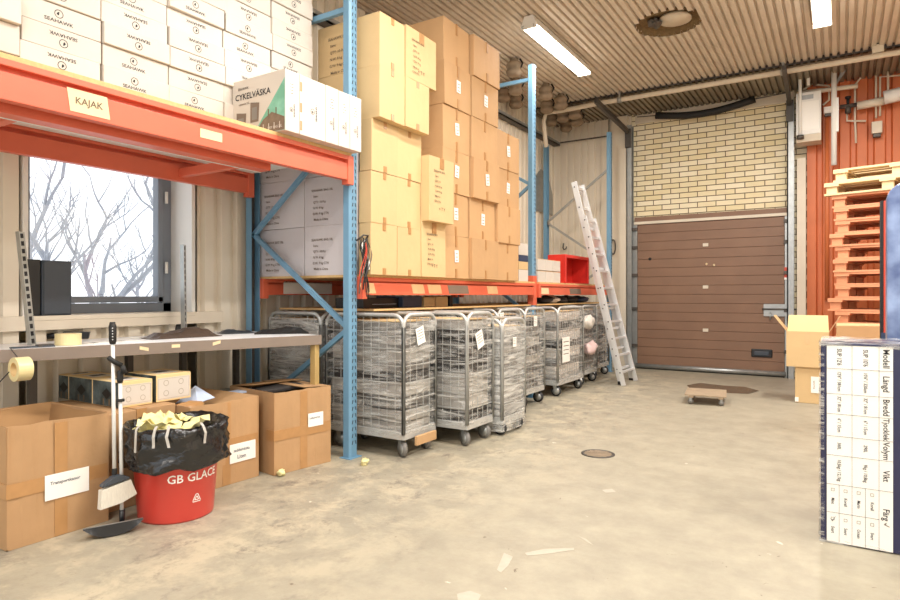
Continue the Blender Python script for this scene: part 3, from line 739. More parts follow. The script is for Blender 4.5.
# third bay: small white boxes, red bin; items on the lower shelf
for r_ in range(2):
    for k in range(3):
        yy = [ypx(538, -3.02), ypx(545.7, -3.02), ypx(553, -3.02), ypx(560.5, -3.02)]
        t = MB(); t.box(-.3, 0, 0, 0, yy[k+1]-yy[k]-.006, .135, 'carton_white'); t.box(-.3, 0, .128, .0008, yy[k+1]-yy[k]-.006, .1352, 'tape_tan')
        o = t.build('white_box', None, (-3.02, yy[k], ZB+r_*.142), bevel=.003)
        tag(o, 'small white box, %s row, %s one beside the red bin on the far shelf' % (['lower', 'upper'][r_], ['leftmost', 'middle', 'rightmost'][k]), 'box', 'small white boxes on the far shelf')
for k, (m, hh, nm) in enumerate((('carton_white', .13, 'lowest white'), ('carton_light', .09, 'tan middle'), ('blue_box', .07, 'blue'), ('carton_white', .13, 'topmost white'))):
    z = ZB+[0, .132, .224, .296][k]; t = MB(); t.box(-.3, 0, 0, 0, .24, hh, m)
    tag(t.build('small_box', None, (-3.02, ypx(518.5, -3.02)+.01, z), bevel=.003), '%s box in the small stack between the last cartons and the blue post' % nm, 'box', 'small boxes by the middle post')
y0, y1 = ypx(565, -3.0), ypx(588, -3.0); rb = thing('red_bin', 'open red shelf bin standing on the far shelf behind the ladder', 'bin', (-3.0, y0, ZB)); hh = .36; wy = y1-y0
t = MB(); t.box(-.24, 0, 0, 0, wy, .012, 'red_bin'); t.box(-.24, 0, .012, 0, .012, hh, 'red_bin'); t.box(-.24, wy-.012, .012, 0, wy, hh, 'red_bin'); t.box(-.24, .012, .012, -.23, wy-.012, hh, 'red_bin'); t.box(-.24, 0, hh, 0, wy, hh+.012, 'red_bin'); t.build('bin_shell', rb, bevel=.004)
t = MB()
for a in ((-.0, -.008, 0, .012, .03, hh+.012), (-.0, wy-.03, 0, .012, wy+.008, hh+.012), (0, .03, hh-.03, .012, wy-.03, hh+.012)): t.box(*a, 'red_bin')
t.build('front_rim', rb, bevel=.004)
LS = 1.091
def slot(px0, px1, X, dz, m, name, label, cat, dx=.3, bevel=.005):
    a, b_ = ypx(px0, X), ypx(px1, X); t = MB(); t.box(X-dx, a, LS, X, b_, LS+dz, m)
    return tag(t.build(name, bevel=bevel), label, cat)
sc_ = slot(363, 401, -3.25, .085, 'black_plastic', 'flat_screen_monitor', 'flat black device lying under the orange beam beside the front post', 'monitor')
t = MB(); t.box(-3.249, ypx(372, -3.25), LS+.03, -3.246, ypx(396, -3.25), LS+.034, 'light_blue_paper'); t.build('trim_strip', sc_)
slot(403, 422, -3.2, .1, 'blue_box', 'storage_box', 'dark blue box lying on the lower shelf above the first roll cages', 'box')
slot(424, 435, -3.2, .09, 'carton_light', 'lower_shelf_carton', 'beige carton on the lower shelf just right of the dark blue box', 'carton'); slot(436, 448, -3.2, .095, 'carton_light', 'lower_shelf_carton', 'beige carton on the lower shelf left of the narrow black post', 'carton')
slot(450, 453, -3.2, .1, 'black_plastic', 'black_folder', 'narrow black upright item on the lower shelf right of the beige cartons', 'folder')
for k, (px, m, sz, lb) in enumerate(((542, 'garment_dark', .14, 'crumpled black bag on the far lower shelf next to the middle post'), (550, 'carton_white', .09, 'small white crumpled bag on the far lower shelf'), (558, 'garment_dark', .15, 'crumpled black bag in the middle of the far lower shelf'), (568, 'garment_dark', .16, 'black cloth bag on the far lower shelf under the red bin'), (579, 'blue_box', .14, 'dark blue cloth bag on the far lower shelf by the ladder'))):
    q = P(px, 300, X=-3.2); t = MB(); t.lump((0, 0, .05), (.13, sz*1.1, .05), m, k+3, .2, 9)
    tag(t.build('cloth_bag', None, (q.x, q.y, LS)), lb, 'bag', 'bags on the far lower shelf')
# boards lying over the cages
# cables on the front post
cb = thing('cable_bundle', 'tangled bundle of hanging cables and straps on the front blue rack post', 'cables', (XF+.02, YF[0]+.09, 1.0))
rcb = random.Random(3)
for k, (m, n) in enumerate((('rubber_black', 7), ('red_print', 1), ('paper', 2), ('dark_steel', 3))):
    t = MB()
    for j in range(n):
        pts = []; L_ = rcb.uniform(.2, .42) if m != 'paper' else .2; off = Vector((rcb.uniform(.0, .035), rcb.uniform(-.07, .06), 0)); ph_ = rcb.uniform(0, 6)
        z0 = .60+rcb.uniform(-.03, .03)
        for i in range(9):
            u = i/8; pts.append(Vector((.015+off.x*(1+.6*math.sin(u*4+ph_)), off.y*(.4+u*.6)+.02*math.sin(u*7+ph_)+(.05*u if m == 'paper' else 0), z0-L_*u)))
        for i in range(9):
            u = i/8; pts.append(pts[8-i]+Vector((.012, .02*math.sin(u*3+ph_), .0)))
        t.tube(pts[:9] if m == 'paper' else pts, .006 if m == 'paper' else .0035, m, 5)
    t.build({'rubber_black': 'black_cable', 'red_print': 'red_cable', 'paper': 'white_strap', 'dark_steel': 'grey_cable'}[m], cb)
t = MB(); t.tube([(0, -.04, .60), (.05, -.02, .64), (.05, .03, .64), (0, .05, .60)], .007, 'dark_steel', 6); t.build('hook', cb)

# ------------------------------------------------------------------ roll cages
rg = random.Random(8)
def u_frame(t, M, w, h, r, n=5):
    R_ = .09; pts = [(0, 0)]+[(0, h-R_)]+[(R_-R_*math.cos(a), h-R_+R_*math.sin(a)) for a in [math.pi/2*k/n for k in range(1, n+1)]]
    pts = pts+[(w-x, y) for x, y in pts[::-1]]
    t.tube([M @ Vector((x, y, 0)) for x, y in pts], r, 'cage_steel', 8)
def roll_cage(x0, y0, wx, wy, H, label, ci, rz=0, paper=None, wrap='stretch_film', fill=.86, low=False):
    th = thing('roll_cage', label, 'roll cage', (x0, y0, 0), rz, 'wrapped roll cages along the rack')
    zb = .155 if not low else .12
    t = MB(); t.box(0, 0, zb, wx, wy, zb+.018, 'cage_steel')
    for a in ((0, -.006, wx, .012), (0, wy-.012, wx, wy+.006), (-.006, 0, .012, wy), (wx-.012, 0, wx+.006, wy)): t.box(a[0], a[1], zb-.02, a[2], a[3], zb+.04, 'cage_steel')
    t.build('base', th, bevel=.003)
    for (cx, cy) in ((.07, .06), (wx-.07, .06), (.07, wy-.06), (wx-.07, wy-.06)):
        r = .06; a = rg.uniform(-.55, .3); t = MB(); ca, sa = math.cos(a), math.sin(a)
        t.tube([(cx, cy, zb-.0), (cx, cy, zb-.02)], .03, 'galvanised', 10)
        off = Vector((ca*.025, sa*.025, 0)); nrm = Vector((-sa, ca, 0))
        for s_ in (-1, 1):
            p = Vector((cx, cy, 0))+nrm*s_*.02
            t.prism([p+Vector((ca*-.02, sa*-.02, zb-.018)), p+Vector((ca*.03, sa*.03, zb-.018)), p+off+Vector((ca*.012, sa*.012, r)), p+off+Vector((-ca*.012, -sa*.012, r))], nrm*.003, 'galvanised')
        fk = t.build('castor', th)
        t = MB(); c0 = Vector((cx, cy, r+.001))+off
        t.tube([c0-nrm*.015, c0+nrm*.015], r, 'wheel_rubber' if ci < 3 else 'wheel_dark', 18); t.tube([c0-nrm*.0165, c0+nrm*.0165], r*.68, 'galvanised', 14); t.build('wheel', fk)
    for side in range(4):
        t = MB()
        if side == 0: M = FY(0, 0, zb+.02); w = wx
        elif side == 1: M = FX(wx, 0, zb+.02); w = wy
        elif side == 2: M = FY(0, wy, zb+.02); w = wx
        else: M = FX(0, 0, zb+.02); w = wy
        h = H-zb-.02
        u_frame(t, M, w, h, .015)
        nx = max(3, int(w/.075)); nz_ = int(h/.13)
        if low and side < 2: nx = 3
        for k in range(1, nx): x = w*k/nx; t.tube([M @ Vector((x, 0, 0)), M @ Vector((x, h-.02, 0))], .0028, 'cage_steel', 4)
        for k in range(1, nz_+1):
            z = h*k/(nz_+1); t.tube([M @ Vector((0, z, 0)), M @ Vector((w, z, 0))], .005 if k % 2 else .0035, 'cage_steel', 4)
        t.build('wire_panel', th)
    # film: a crinkled skin round the load
    g = .007; n1, n2 = 10, 22; t = MB(); vs = []; fs = []
    per = [(-g, -g), (wx+g, -g), (wx+g, wy+g), (-g, wy+g)]; loop = []
    for k in range(4):
        a, b_ = per[k], per[(k+1) % 4]
        for j in range(n1): u = j/n1; loop.append((a[0]+(b_[0]-a[0])*u, a[1]+(b_[1]-a[1])*u))
    zlo = zb+.0 if not low else .035; zhi = H-.04
    cx, cy = wx/2, wy/2
    for i in range(n2+1):
        z = zlo+(zhi-zlo)*i/n2
        for (x, y) in loop:
            d = .006*noise.noise(Vector((x*6+ci*5, y*6, z*13)))+.004*noise.noise(Vector((x*14, y*14+ci, z*30)))
            vx, vy = (1 if x > cx else -1), (1 if y > cy else -1)
            vs.append((x+vx*d, y+vy*d, z+.012*noise.noise(Vector((x*5, y*5, ci+z*3)))))
    N_ = len(loop)
    for i in range(n2):
        for k in range(N_): fs.append((i*N_+k, i*N_+(k+1) % N_, (i+1)*N_+(k+1) % N_, (i+1)*N_+k))
    t.add(vs, fs, wrap, True); t.build('stretch_film', th)
    if paper:
        for (face, u, v, s_, rot) in paper:
            t = MB(); M = (FX(wx+g+.014, u*wy, v*H, rot) if face == 'x' else FY(u*wx, -g-.014, v*H, rot))
            t.add([M @ Vector(p) for p in ((-s_*.4, -s_*.5, 0), (s_*.4, -s_*.5, 0), (s_*.4, s_*.5, 0), (-s_*.4, s_*.5, 0))], [(0, 1, 2, 3)], 'paper')
            for j in range(4): t.add([M @ Vector(p) for p in ((-s_*.28, s_*(.3-.16*j), .001), (s_*.28, s_*(.3-.16*j), .001), (s_*.28, s_*(.33-.16*j), .001), (-s_*.28, s_*(.33-.16*j), .001))], [(0, 1, 2, 3)], 'ink_soft')
            t.build('paper_sheet', th)
    return th, zb
CG = [
 # x0, y0, wx, wy, H, label, papers, film
 (-4.14, 3.66, .60, .42, 1.05, 'film-wrapped roll cage behind the end of the packing table', None, 'stretch_film_thick_lit'),  # paler film here stands in for window light on the wrap
 (-3.46, 3.64, .76, .42, 1.052, 'wrapped roll cage directly behind the front blue post, slanted paper on its side', [('x', .45, .85, .13, .25)], 'stretch_film'),
 (-3.24, 4.18, .76, .42, 1.052, 'second wrapped roll cage, wide steel hoop and dark band of parcels', [('x', .4, .8, .14, .35)], 'stretch_film'),
 (-3.12, 4.66, .70, .44, .99, 'low slumped roll cage wrapped thickly in cloudy film down to the floor', [('x', .45, .80, .085, 0)], 'stretch_film_thick_lit'),
 (-3.46, 5.30, .66, .5, 1.052, 'wrapped roll cage mostly hidden behind the low slumped one', [('x', .1, .93, .1, .1)], 'stretch_film'),
 (-3.48, 5.95, .66, .5, 1.052, 'wrapped roll cage with square paper just before the middle blue post', [('x', .45, .87, .11, 0)], 'stretch_film'),
 (-3.46, 6.80, .66, .85, 1.05, 'widest wrapped roll cage past the middle blue post, white sheets inside', [('x', .25, .52, .30, .0)], 'stretch_film'),
 (-3.50, 7.80, .62, .60, 1.05, 'roll cage with pink and white bundles bulging out, behind the ladder foot', None, 'stretch_film'),
 (-3.60, 8.62, .62, .62, 1.05, 'farthest roll cage near the door, seen between the ladder rails', None, 'stretch_film'),
]
CGN = ['cage behind the packing table', 'cage behind the front blue post', 'second cage with the wide hoop', 'low slumped cage', 'cage hidden behind the slumped one', 'cage before the middle post', 'widest cage past the middle post', 'cage with the pink bundle', 'farthest cage']
for ci, (x0, y0, wx, wy, H, lb, pp, wr) in enumerate(CG):
    th, zb = roll_cage(x0, y0, wx, wy, H, lb, ci, 0, pp, wr, low=(ci == 3))
    z = zb+.02; n = 0; top = H-.055
    hs_ = []
    while z < top-.05:
        hh = rg.choice((.075, .1, .12, .09)); hh = min(hh, top-z)
        hs_.append((z, hh)); z += hh+.002
    for k, (z, hh) in enumerate(hs_):
        m = rg.choice(('parcel_dark', 'parcel_grey', 'parcel_grey', 'parcel_pale'))
        if ci == 2 and z > .66 and z < .82: m = 'parcel_dark'
        if ci == 6 and k % 2: m = 'carton_white'
        t = MB(); e = .022+rg.uniform(0, .02); t.box(e, e, 0, wx-e, wy-e, hh, m, jit=.006)
        tag(t.build('parcel', None, (x0, y0, z), bevel=.008), 'flat grey parcel, %s layer inside the %s' % (ORD[k], CGN[ci]), 'parcel', 'parcels inside the roll cages')
    t = MB(); t.box(.03, .03, 0, wx-.03, wy-.03, .008, 'carton_light'); tag(t.build('cover_sheet', None, (x0, y0, hs_[-1][0]+hs_[-1][1]+.002)), 'flat cardboard sheet covering the top of the %s' % CGN[ci], 'cardboard sheet', 'cardboard sheets on the cages')
for k, (px, py, m, lb) in enumerate(((588, 322, 'carton_white', 'white plastic bundle bulging from the cage beside the ladder'), (590, 348, 'pink_plastic', 'pale pink plastic bundle bulging from the cage beside the ladder'))):
    q = P(px, py, X=-2.80); t = MB(); t.lump((0, 0, 0), (.07, .17, .09), m, k+2, .25, 9); tag(t.build('plastic_bundle', None, q), lb, 'plastic bundle')
q = P(425, 440, X=-2.66); t = MB(); t.box(-.005, -.13, -.035, .02, .13, .035, 'carton_tan'); tag(t.build('wood_block', None, (q.x, q.y, .12), bevel=.004), 'light wooden board tucked at the foot of the first wrapped cage', 'board')

# ------------------------------------------------------------------ aluminium ladder leaning on the rack
F0 = Vector((-2.47, 8.20, .006)); F1 = Vector((-2.47, 8.72, .006))
LT = P(574, 182, X=-3.0); top0 = Vector((-3.0, LT.y, LT.z))
ld = thing('extension_ladder', 'tall aluminium two-section ladder leaning on the rack in front of the door', 'ladder', F0)
up_ = (top0-F0); w_ = .46
T0 = top0-F0; T1 = T0+Vector((0, w_*.62, 0)); B0 = Vector((0, 0, 0)); B1 = Vector((0, F1.y-F0.y, 0))
def lerp(a, b_, u): return a+(b_-a)*u
for (a, b_) in ((B0, T0), (B1, T1)):
    t = MB(); t.bar(a, b_, .028, .075, 'aluminium'); o = t.build('rail', ld, bevel=.003)
off = Vector((.035, .0, .0)); I0 = B0+Vector((.055, -.085, 0)); I1 = B1+Vector((.055, -.03, 0)); J0 = lerp(B0, T0, .83)+Vector((.055, -.06, 0)); J1 = lerp(B1, T1, .83)+Vector((.055, -.02, 0))
for (a, b_) in ((I0, J0), (I1, J1)):
    t = MB(); t.bar(a, b_, .026, .06, 'aluminium')
    t.build('rail', ld, bevel=.003)
n = 10
for k in range(n):
    u = (k+.75)/n
    t = MB(); t.bar(lerp(B0, T0, u), lerp(B1, T1, u), .03, .03, 'aluminium'); t.build('rung', ld)
    if u < .99:
        t = MB(); t.bar(lerp(I0, J0, min(.98, u)), lerp(I1, J1, min(.98, u)), .035, .025, 'aluminium'); t.build('rung', ld)
for (a, b_) in ((B0, T0), (I0, J0)):
    t = MB()
    for k in range(n):
        p = lerp(a, b_, (k+.75)/n); t.tube([p+Vector((-.004, -.016, 0)), p+Vector((-.004, -.019, 0))], .009, 'rubber_black', 8)
    t.build('rung_ends', ld)
for a in (B0, B1): 
    t = MB(); t.cbox(a+Vector((0, 0, .02)), (.09, .04, .05), 'rubber_black'); t.build('rubber_foot', ld, bevel=.005)

# ------------------------------------------------------------------ packing table
TZ = .91
tb = thing('packing_table', 'long white-topped packing table with brown edge standing under the window', 'table', (-4.0, 2.0, 0))
TT = Matrix.Translation((4.0, -2.0, 0))
fa = Vector((-3.95, .6, 0)); fr0 = P(321, 335, Z=TZ); fl0 = P(0, 350, Z=TZ); dirv = (fr0-fl0); dirv.z = 0
A = fl0-dirv*.6; Bp = fr0
t = MB(TT); t.prism([(A.x, A.y, TZ-.022), (Bp.x, Bp.y, TZ-.022), (-4.19, Bp.y+.05, TZ-.022), (-4.19, A.y, TZ-.022)], (0, 0, .022), 'table_white'); t.build('tabletop', tb)
t = MB(TT); dn = dirv.normalized(); nn = Vector((-dn.y, dn.x, 0)); nn = -nn if nn.x < 0 else nn
t.prism([Vector((A.x, A.y, TZ-.068)), Vector((Bp.x, Bp.y, TZ-.068)), Vector((Bp.x, Bp.y, TZ-.068))+nn*.012, Vector((A.x, A.y, TZ-.068))+nn*.012], (0, 0, .069), 'table_edge'); t.build('front_edge', tb, bevel=.002)
t = MB(TT); t.box(Bp.x-.065, Bp.y-.045, 0, Bp.x-.015, Bp.y-.0, TZ-.03, 'table_leg'); t.build('leg', tb, bevel=.004)
for (px, x) in ((32, -4.0), (129, -4.13), (183, -4.12), (236, -4.12)):
    q = P(px, 380, X=x)
    t = MB(TT); t.box(q.x-.02, q.y-.02, 0, q.x+.02, q.y+.02, TZ-.025, 'dark_steel'); t.build('leg', tb)
t = MB(TT); t.box(-4.17, .9, .42, -4.13, 3.3, .45, 'galvanised'); t.build('rear_rail', tb)
# slotted uprights rising from the table
for (a, b_, lb) in ((P(32, 331, X=-3.98), P(20, 232, X=-3.98), 'leaning slotted steel angle rising from the table left of the dark speaker'), (P(184, 332, X=-4.05), P(183, 245, X=-4.05), 'slotted white steel angle standing upright by the right window edge')):
    a.z = TZ+.001; t = MB(); d = (b_-a); 
    t.bar((0, 0, 0), d, .045, .004, 'galvanised' ) ; t.bar((.022, -.022, 0), d+Vector((.022, -.022, 0)), .004, .045, 'galvanised')
    nh = 15
    o = None
    q = MB()
    for k in range(nh):
        p = d*((k+.5)/nh)+Vector((.003, .006, 0)); q.bar(p-d.normalized()*.013, p+d.normalized()*.013, .016, .0015, 'ink')
    o = tag(t.build('slotted_angle', None, a), lb, 'steel angle'); q.build('slots', o)
# speaker on the sill
pa = P(42, 290, X=-4.2); yl = P(28, 300, X=-4.32).y
sp = thing('speaker', 'dark grey box speaker standing on the window sill', 'speaker', (-4.27, 0, WZ0+.002))
y0 = P(42, 300, X=-4.22).y; y1 = P(71.5, 300, X=-4.22).y; ht = P(60, 261, X=-4.22).z-WZ0
sp.location = (-4.22, y0, WZ0+.001)
t = MB(); t.box(-.12, 0, 0, 0, y1-y0, ht, 'grey_plastic'); t.build('cabinet', sp, bevel=.004)
t = MB(); t.box(-.0, .008, .008, .006, y1-y0-.008, ht-.008, 'grey_plastic'); t.build('grille', sp, bevel=.003)
s2 = MB(); y2 = P(27, 300, X=-4.25).y; s2.box(-.1, y2-y0, 0, -.01, -.004, ht*1.01, 'black_plastic'); s2.build('side_panel', sp, bevel=.003)

# things on the table
def roll(name, c, r, w, axis, label, m='tape_roll'):
    axis = Vector(axis).normalized(); t = MB(); n = 28; a = axis.orthogonal().normalized(); b_ = axis.cross(a)
    vs = []; fs = []
    for (rr, s_) in ((r, -.5), (r, .5), (r*.62, .5), (r*.62, -.5)):
        for k in range(n): th_ = 2*math.pi*k/n; vs.append(a*rr*math.cos(th_)+b_*rr*math.sin(th_)+axis*w*s_)
    for q in range(4):
        for k in range(n): fs.append((q*n+k, q*n+(k+1) % n, ((q+1) % 4)*n+(k+1) % n, ((q+1) % 4)*n+k))
    t.add(vs, fs, m, False); o = t.build(name, None, c); tag(o, label, 'tape roll')
    t = MB(); vs = []; 
    for (rr, s_) in ((r*.62, -.5), (r*.62, .5), (r*.56, .5), (r*.56, -.5)):
        for k in range(n): th_ = 2*math.pi*k/n; vs.append(a*rr*math.cos(th_)+b_*rr*math.sin(th_)+axis*w*s_)
    t.add(vs, fs, 'carton_pale'); t.build('cardboard_core', o)
    return o
def on_table(px, py): return P(px, py, Z=TZ+.001)
q = P(29.5, 340, Z=TZ); roll('tape_roll', (q.x, q.y, TZ+.026), .058, .05, (0, 0, 1), 'yellowish tape roll lying flat on the table below the leaning slotted angle')
q = P(70, 345, Z=TZ); q.x -= .02; roll('tape_roll', (q.x, q.y, TZ+.034), .068, .065, (0, 0, 1), 'wide pale yellow tape roll lying flat near the front table edge')
q = P(21, 369, X=fl0.x+.13); hr = roll('tape_roll', (q.x, q.y, q.z), .062, .07, (0, 1, 0), 'yellowish tape roll hanging on a wire in front of the table edge')
t = MB(); t.tube([(-.01, -.05, -.01), (-.02, -.09, -.06), (-.03, -.14, -.11)], .003, 'rubber_black', 5); t.tube([(0, 0, .0), (-.04, 0, .06), (-.115, 0, .10)], .003, 'dark_steel', 5); t.build('hanging_wire', hr)
q = on_table(60, 340); dp = thing('tape_dispenser', 'black handheld tape dispenser lying on the table behind the wide tape roll', 'dispenser', (q.x, q.y, TZ+.001), math.radians(55))
t = MB(); t.tube([(-.07, 0, .025), (-.03, 0, .03), (.0, 0, .025)], .02, 'black_plastic', 8); t.build('handle', dp)
t = MB(); t.prism([(0, -.02, .004), (.16, -.02, .004), (.17, -.02, .05), (.02, -.02, .055)], (0, .04, 0), 'black_plastic'); t.build('frame', dp, bevel=.004)
q = on_table(33, 347.5); t = MB(); t.bar((-.03, -.10, .004), (.02, .10, .004), .03, .008, 'grey_plastic'); t.bar((0, .02, .008), (.0, .1, .008), .04, .014, 'dark_steel'); tag(t.build('utility_knife', None, (q.x, q.y, TZ+.001)), 'dark flat cutter lying on the table near its left end', 'cutter')
for k, (px, py, lb) in enumerate(((100, 343, 'white paper sheet lying on the table left of the broom handle'), (124, 341, 'white paper sheet on the table right of the broom handle'), (146, 338, 'white paper sheet beside the brown paper bag'))):
    q = on_table(px, py); t = MB(); t.cbox((0, 0, .001), (.2, .14, .002), 'paper'); t.cbox((.02, -.03, .0024), (.05, .03, .0008), 'ink_soft'); o = t.build('paper_sheet', None, (q.x-.03, q.y, TZ+.001)); o.rotation_euler = (0, 0, .3*k); tag(o, lb, 'paper')
def sheet_pile(name, p0, p1, w, z, m, seed, label, cat):
    p0 = Vector(p0); p1 = Vector(p1); n = 14; d = p1-p0; s_ = Vector((-d.y, d.x, 0)).normalized(); vs = []; fs = []
    for i in range(n+1):
        for j in range(7):
            u = i/n; v = j/6; e = min(1, 7*u, 7*(1-u))*min(1, 3*v, 3*(1-v))
            p = p0+d*u+s_*w*(v-.5); hh = e*z*(.8+.7*noise.noise(Vector((u*2.2+seed, v*1.6, 1)))+.25*noise.noise(Vector((u*9+seed, v*5, 1)))) ; vs.append(p+Vector((0, 0, max(hh, .004))))
    m0 = len(vs); vs += [v-Vector((0, 0, v.z)) + Vector((0, 0, .0)) for v in vs]
    for i in range(n):
        for j in range(6): fs.append((i*7+j, (i+1)*7+j, (i+1)*7+j+1, i*7+j+1)); fs.append((m0+i*7+j+1, m0+(i+1)*7+j+1, m0+(i+1)*7+j, m0+i*7+j))
    ed = [i*7 for i in range(n+1)]+[n*7+j for j in range(1, 7)]+[i*7+6 for i in range(n-1, -1, -1)]+[j for j in range(5, 0, -1)]
    for a, b_ in zip(ed, ed[1:]+ed[:1]): fs.append((b_, a, m0+a, m0+b_))
    c = vs[0].copy(); t = MB(); t.add([v-Vector((c.x, c.y, 0)) for v in vs], fs, m)
    return tag(t.build(name, None, (c.x, c.y, TZ+.001)), label, cat)
a = on_table(153, 339.5); b_ = on_table(226, 336); sheet_pile('brown_paper_bag', (a.x-.08, a.y, 0), (b_.x-.12, b_.y, 0), .20, .055, 'garment_brown', 2, 'crumpled dark brown paper bag lying along the table front', 'paper bag')
a = on_table(181, 333.5); b_ = on_table(196, 333); sheet_pile('black_plastic_bag', (a.x-.1, a.y, 0), (b_.x-.1, b_.y, 0), .1, .10, 'rubber_black', 5, 'small crumpled black plastic bag behind the brown paper bag', 'plastic bag')
a = on_table(226, 334); b_ = on_table(262, 333); sheet_pile('plastic_bag', (a.x-.08, a.y, 0), (b_.x-.1, b_.y, 0), .16, .03, 'grey_plastic', 8, 'flat dark grey plastic bag on the table before the rear rack post', 'plastic bag')
a = on_table(262, 334); b_ = on_table(318, 333); sheet_pile('black_sheet', (a.x-.08, a.y, 0), (b_.x-.08, b_.y-.02, 0), .2, .045, 'rubber_black', 11, 'crumpled black film lying over the far end of the table', 'plastic film')
for k, px in enumerate((139, 171, 212)):
    q = P(px, 347-.04*px/10, Z=TZ-.03); 
    u = (px-0)/321; pp_ = P(px, 346, X=-3.5)
    # sticker on the table's front edge
    t_ = (px-450)/FPX; D = Vector((t_*cs-sn, t_*sn+cs, 0)); den = D.x*dirv.y-D.y*dirv.x; kk = (fl0.x*dirv.y-fl0.y*dirv.x)/den; p = D*kk
    t = MB(); dd = dirv.normalized(); z0 = TZ-.035; o_ = nn*.0135
    t.add([p+o_+Vector((0, 0, z0)), p+o_+dd*.05+Vector((0, 0, z0+.012*(k-1))), p+o_+dd*.05+Vector((0, 0, z0+.02+.012*(k-1))), p+o_+Vector((0, 0, z0+.02))], [(0, 1, 2, 3)], 'paper_beige')
    o = t.build('sticker', tb); o.location = (4.0, -2.0, 0)

# ------------------------------------------------------------------ open cartons on the floor
def open_carton(x1, y0, wy, dx, hh, label, rz=0, text=None, lw=.2, lh=.09, lpos=(.5, .55), tape=True, flaps=(0, 0, 0, 0), name='open_carton'):
    th = thing(name, label, 'open carton', (x1, y0, 0), rz, 'open cartons on the floor'); e = .007
    t = MB()
    t.box(-dx, 0, .001, 0, wy, e, 'carton_floor')
    n = 14
    def wall(a, b_, nrm, amp, m='carton_floor'):
        a = Vector(a); b_ = Vector(b_); nrm = Vector(nrm); vs = []
        for i in range(n+1):
            p = a.lerp(b_, i/n); w = amp*noise.noise(Vector((i*.35+x1*9, y0*5, a.y*3)))
            for (o_, zz) in ((nrm*0, 0), (nrm*e, 0), (nrm*e+nrm*w*0, hh+w*.5), (Vector((0, 0, 0)), hh+w*.5)):
                bow = nrm*(w*.8 if zz > 0 else 0); vs.append(p+o_+bow+Vector((0, 0, zz+.001)))
        fs = []
        for i in range(n):
            for k in range(4): fs.append((i*4+k, (i+1)*4+k, (i+1)*4+(k+1) % 4, i*4+(k+1) % 4))
        fs += [(3, 2, 1, 0), (n*4, n*4+1, n*4+2, n*4+3)]
        t.add(vs, fs, m)
    wall((0, 0, 0), (0, wy, 0), (-1, 0, 0), .018); wall((-dx, 0, 0), (-dx, wy, 0), (1, 0, 0), .018); wall((0, 0, 0), (-dx, 0, 0), (0, 1, 0), .01); wall((0, wy, 0), (-dx, wy, 0), (0, -1, 0), .01)
    t.build('box_body', th)
    if tape:
        t = MB(); w = .06; t.box(.0, wy*.5-w/2, .004, .0022, wy*.5+w/2, hh*.985, 'tape'); t.box(0, .006, hh*.42, .003, wy-.006, hh*.42+.07, 'tape'); t.box(-.09, -.003, hh*.42, .003, .006, hh*.42+.07, 'tape'); t.build('tape', th)
    if text:
        t = MB(); M = FX(.006, wy*lpos[0], hh*lpos[1], 0)
        t.add([M @ Vector(p) for p in ((-lw/2, -lh/2, 0), (lw/2, -lh/2, 0), (lw/2, lh/2, 0), (-lw/2, lh/2, 0))], [(0, 1, 2, 3)], 'paper')
        for i, s_ in enumerate(text): t.text(s_, min(lh*.3, lw*.8/(len(s_)*.52)), M @ Matrix.Translation((-.01, lh*(.14-.36*i), .001)) @ Matrix.Shear('XY', 4, (.25, 0)), 'ink_blue', .95)
        t.build('paper_label', th)
    for (side, ang, ln, m) in flaps if flaps and isinstance(flaps[0], tuple) else ():
        t = MB(); ca, sa = math.cos(ang), math.sin(ang)
        if side == 'L': pts = [(-.01, .004, hh), (-dx+.01, .004, hh), (-dx+.03, .004+ca*ln, hh+sa*ln), (-.03, .004+ca*ln, hh+sa*ln)]
        if side == 'R': pts = [(-.01, wy-.004, hh), (-dx+.01, wy-.004, hh), (-dx+.03, wy-.004-ca*ln, hh+sa*ln), (-.03, wy-.004-ca*ln, hh+sa*ln)]
        if side == 'B': pts = [(-dx+.004, .01, hh), (-dx+.004, wy-.01, hh), (-dx+.004+ca*ln, wy-.03, hh+sa*ln), (-dx+.004+ca*ln, .03, hh+sa*ln)]
        if side == 'F': pts = [(-.004, .01, hh), (-.004, wy-.01, hh), (-.004-ca*ln, wy-.03, hh+sa*ln), (-.004-ca*ln, .03, hh+sa*ln)]
        t.prism(pts, (0, 0, .005), m); t.build('flap', th)
    return th
pa0 = P(3, 551, Z=0); pa1 = P(108, 522, Z=0)
open_carton(-3.29, 1.335, .475, .60, .575, 'largest open brown carton at the left edge with a handwritten label', 0, ['Transportkanor'], .21, .125, (.56, .44), flaps=(('B', -.9, .2, 'carton_inside'), ('R', -1.1, .16, 'carton_inside'), ('L', -1.2, .16, 'carton_inside')))
open_carton(-3.27, 2.285, .505, .62, .53, 'open brown carton right behind the red bucket with a handwritten label', math.radians(-1), ['saddelväska', 'Liten'], .20, .12, (.74, .36), flaps=(('R', -.5, .22, 'carton_floor'), ('B', -.9, .2, 'carton_inside')))
open_carton(-3.17, 2.84, .472, .55, .545, 'open brown carton standing next to the front blue rack post', math.radians(-8), ['Lakanorna'], .13, .095, (.71, .60), flaps=(('R', .05, .22, 'carton_floor'), ('B', .1, .25, 'carton_inside'), ('L', -.9, .15, 'carton_inside')))
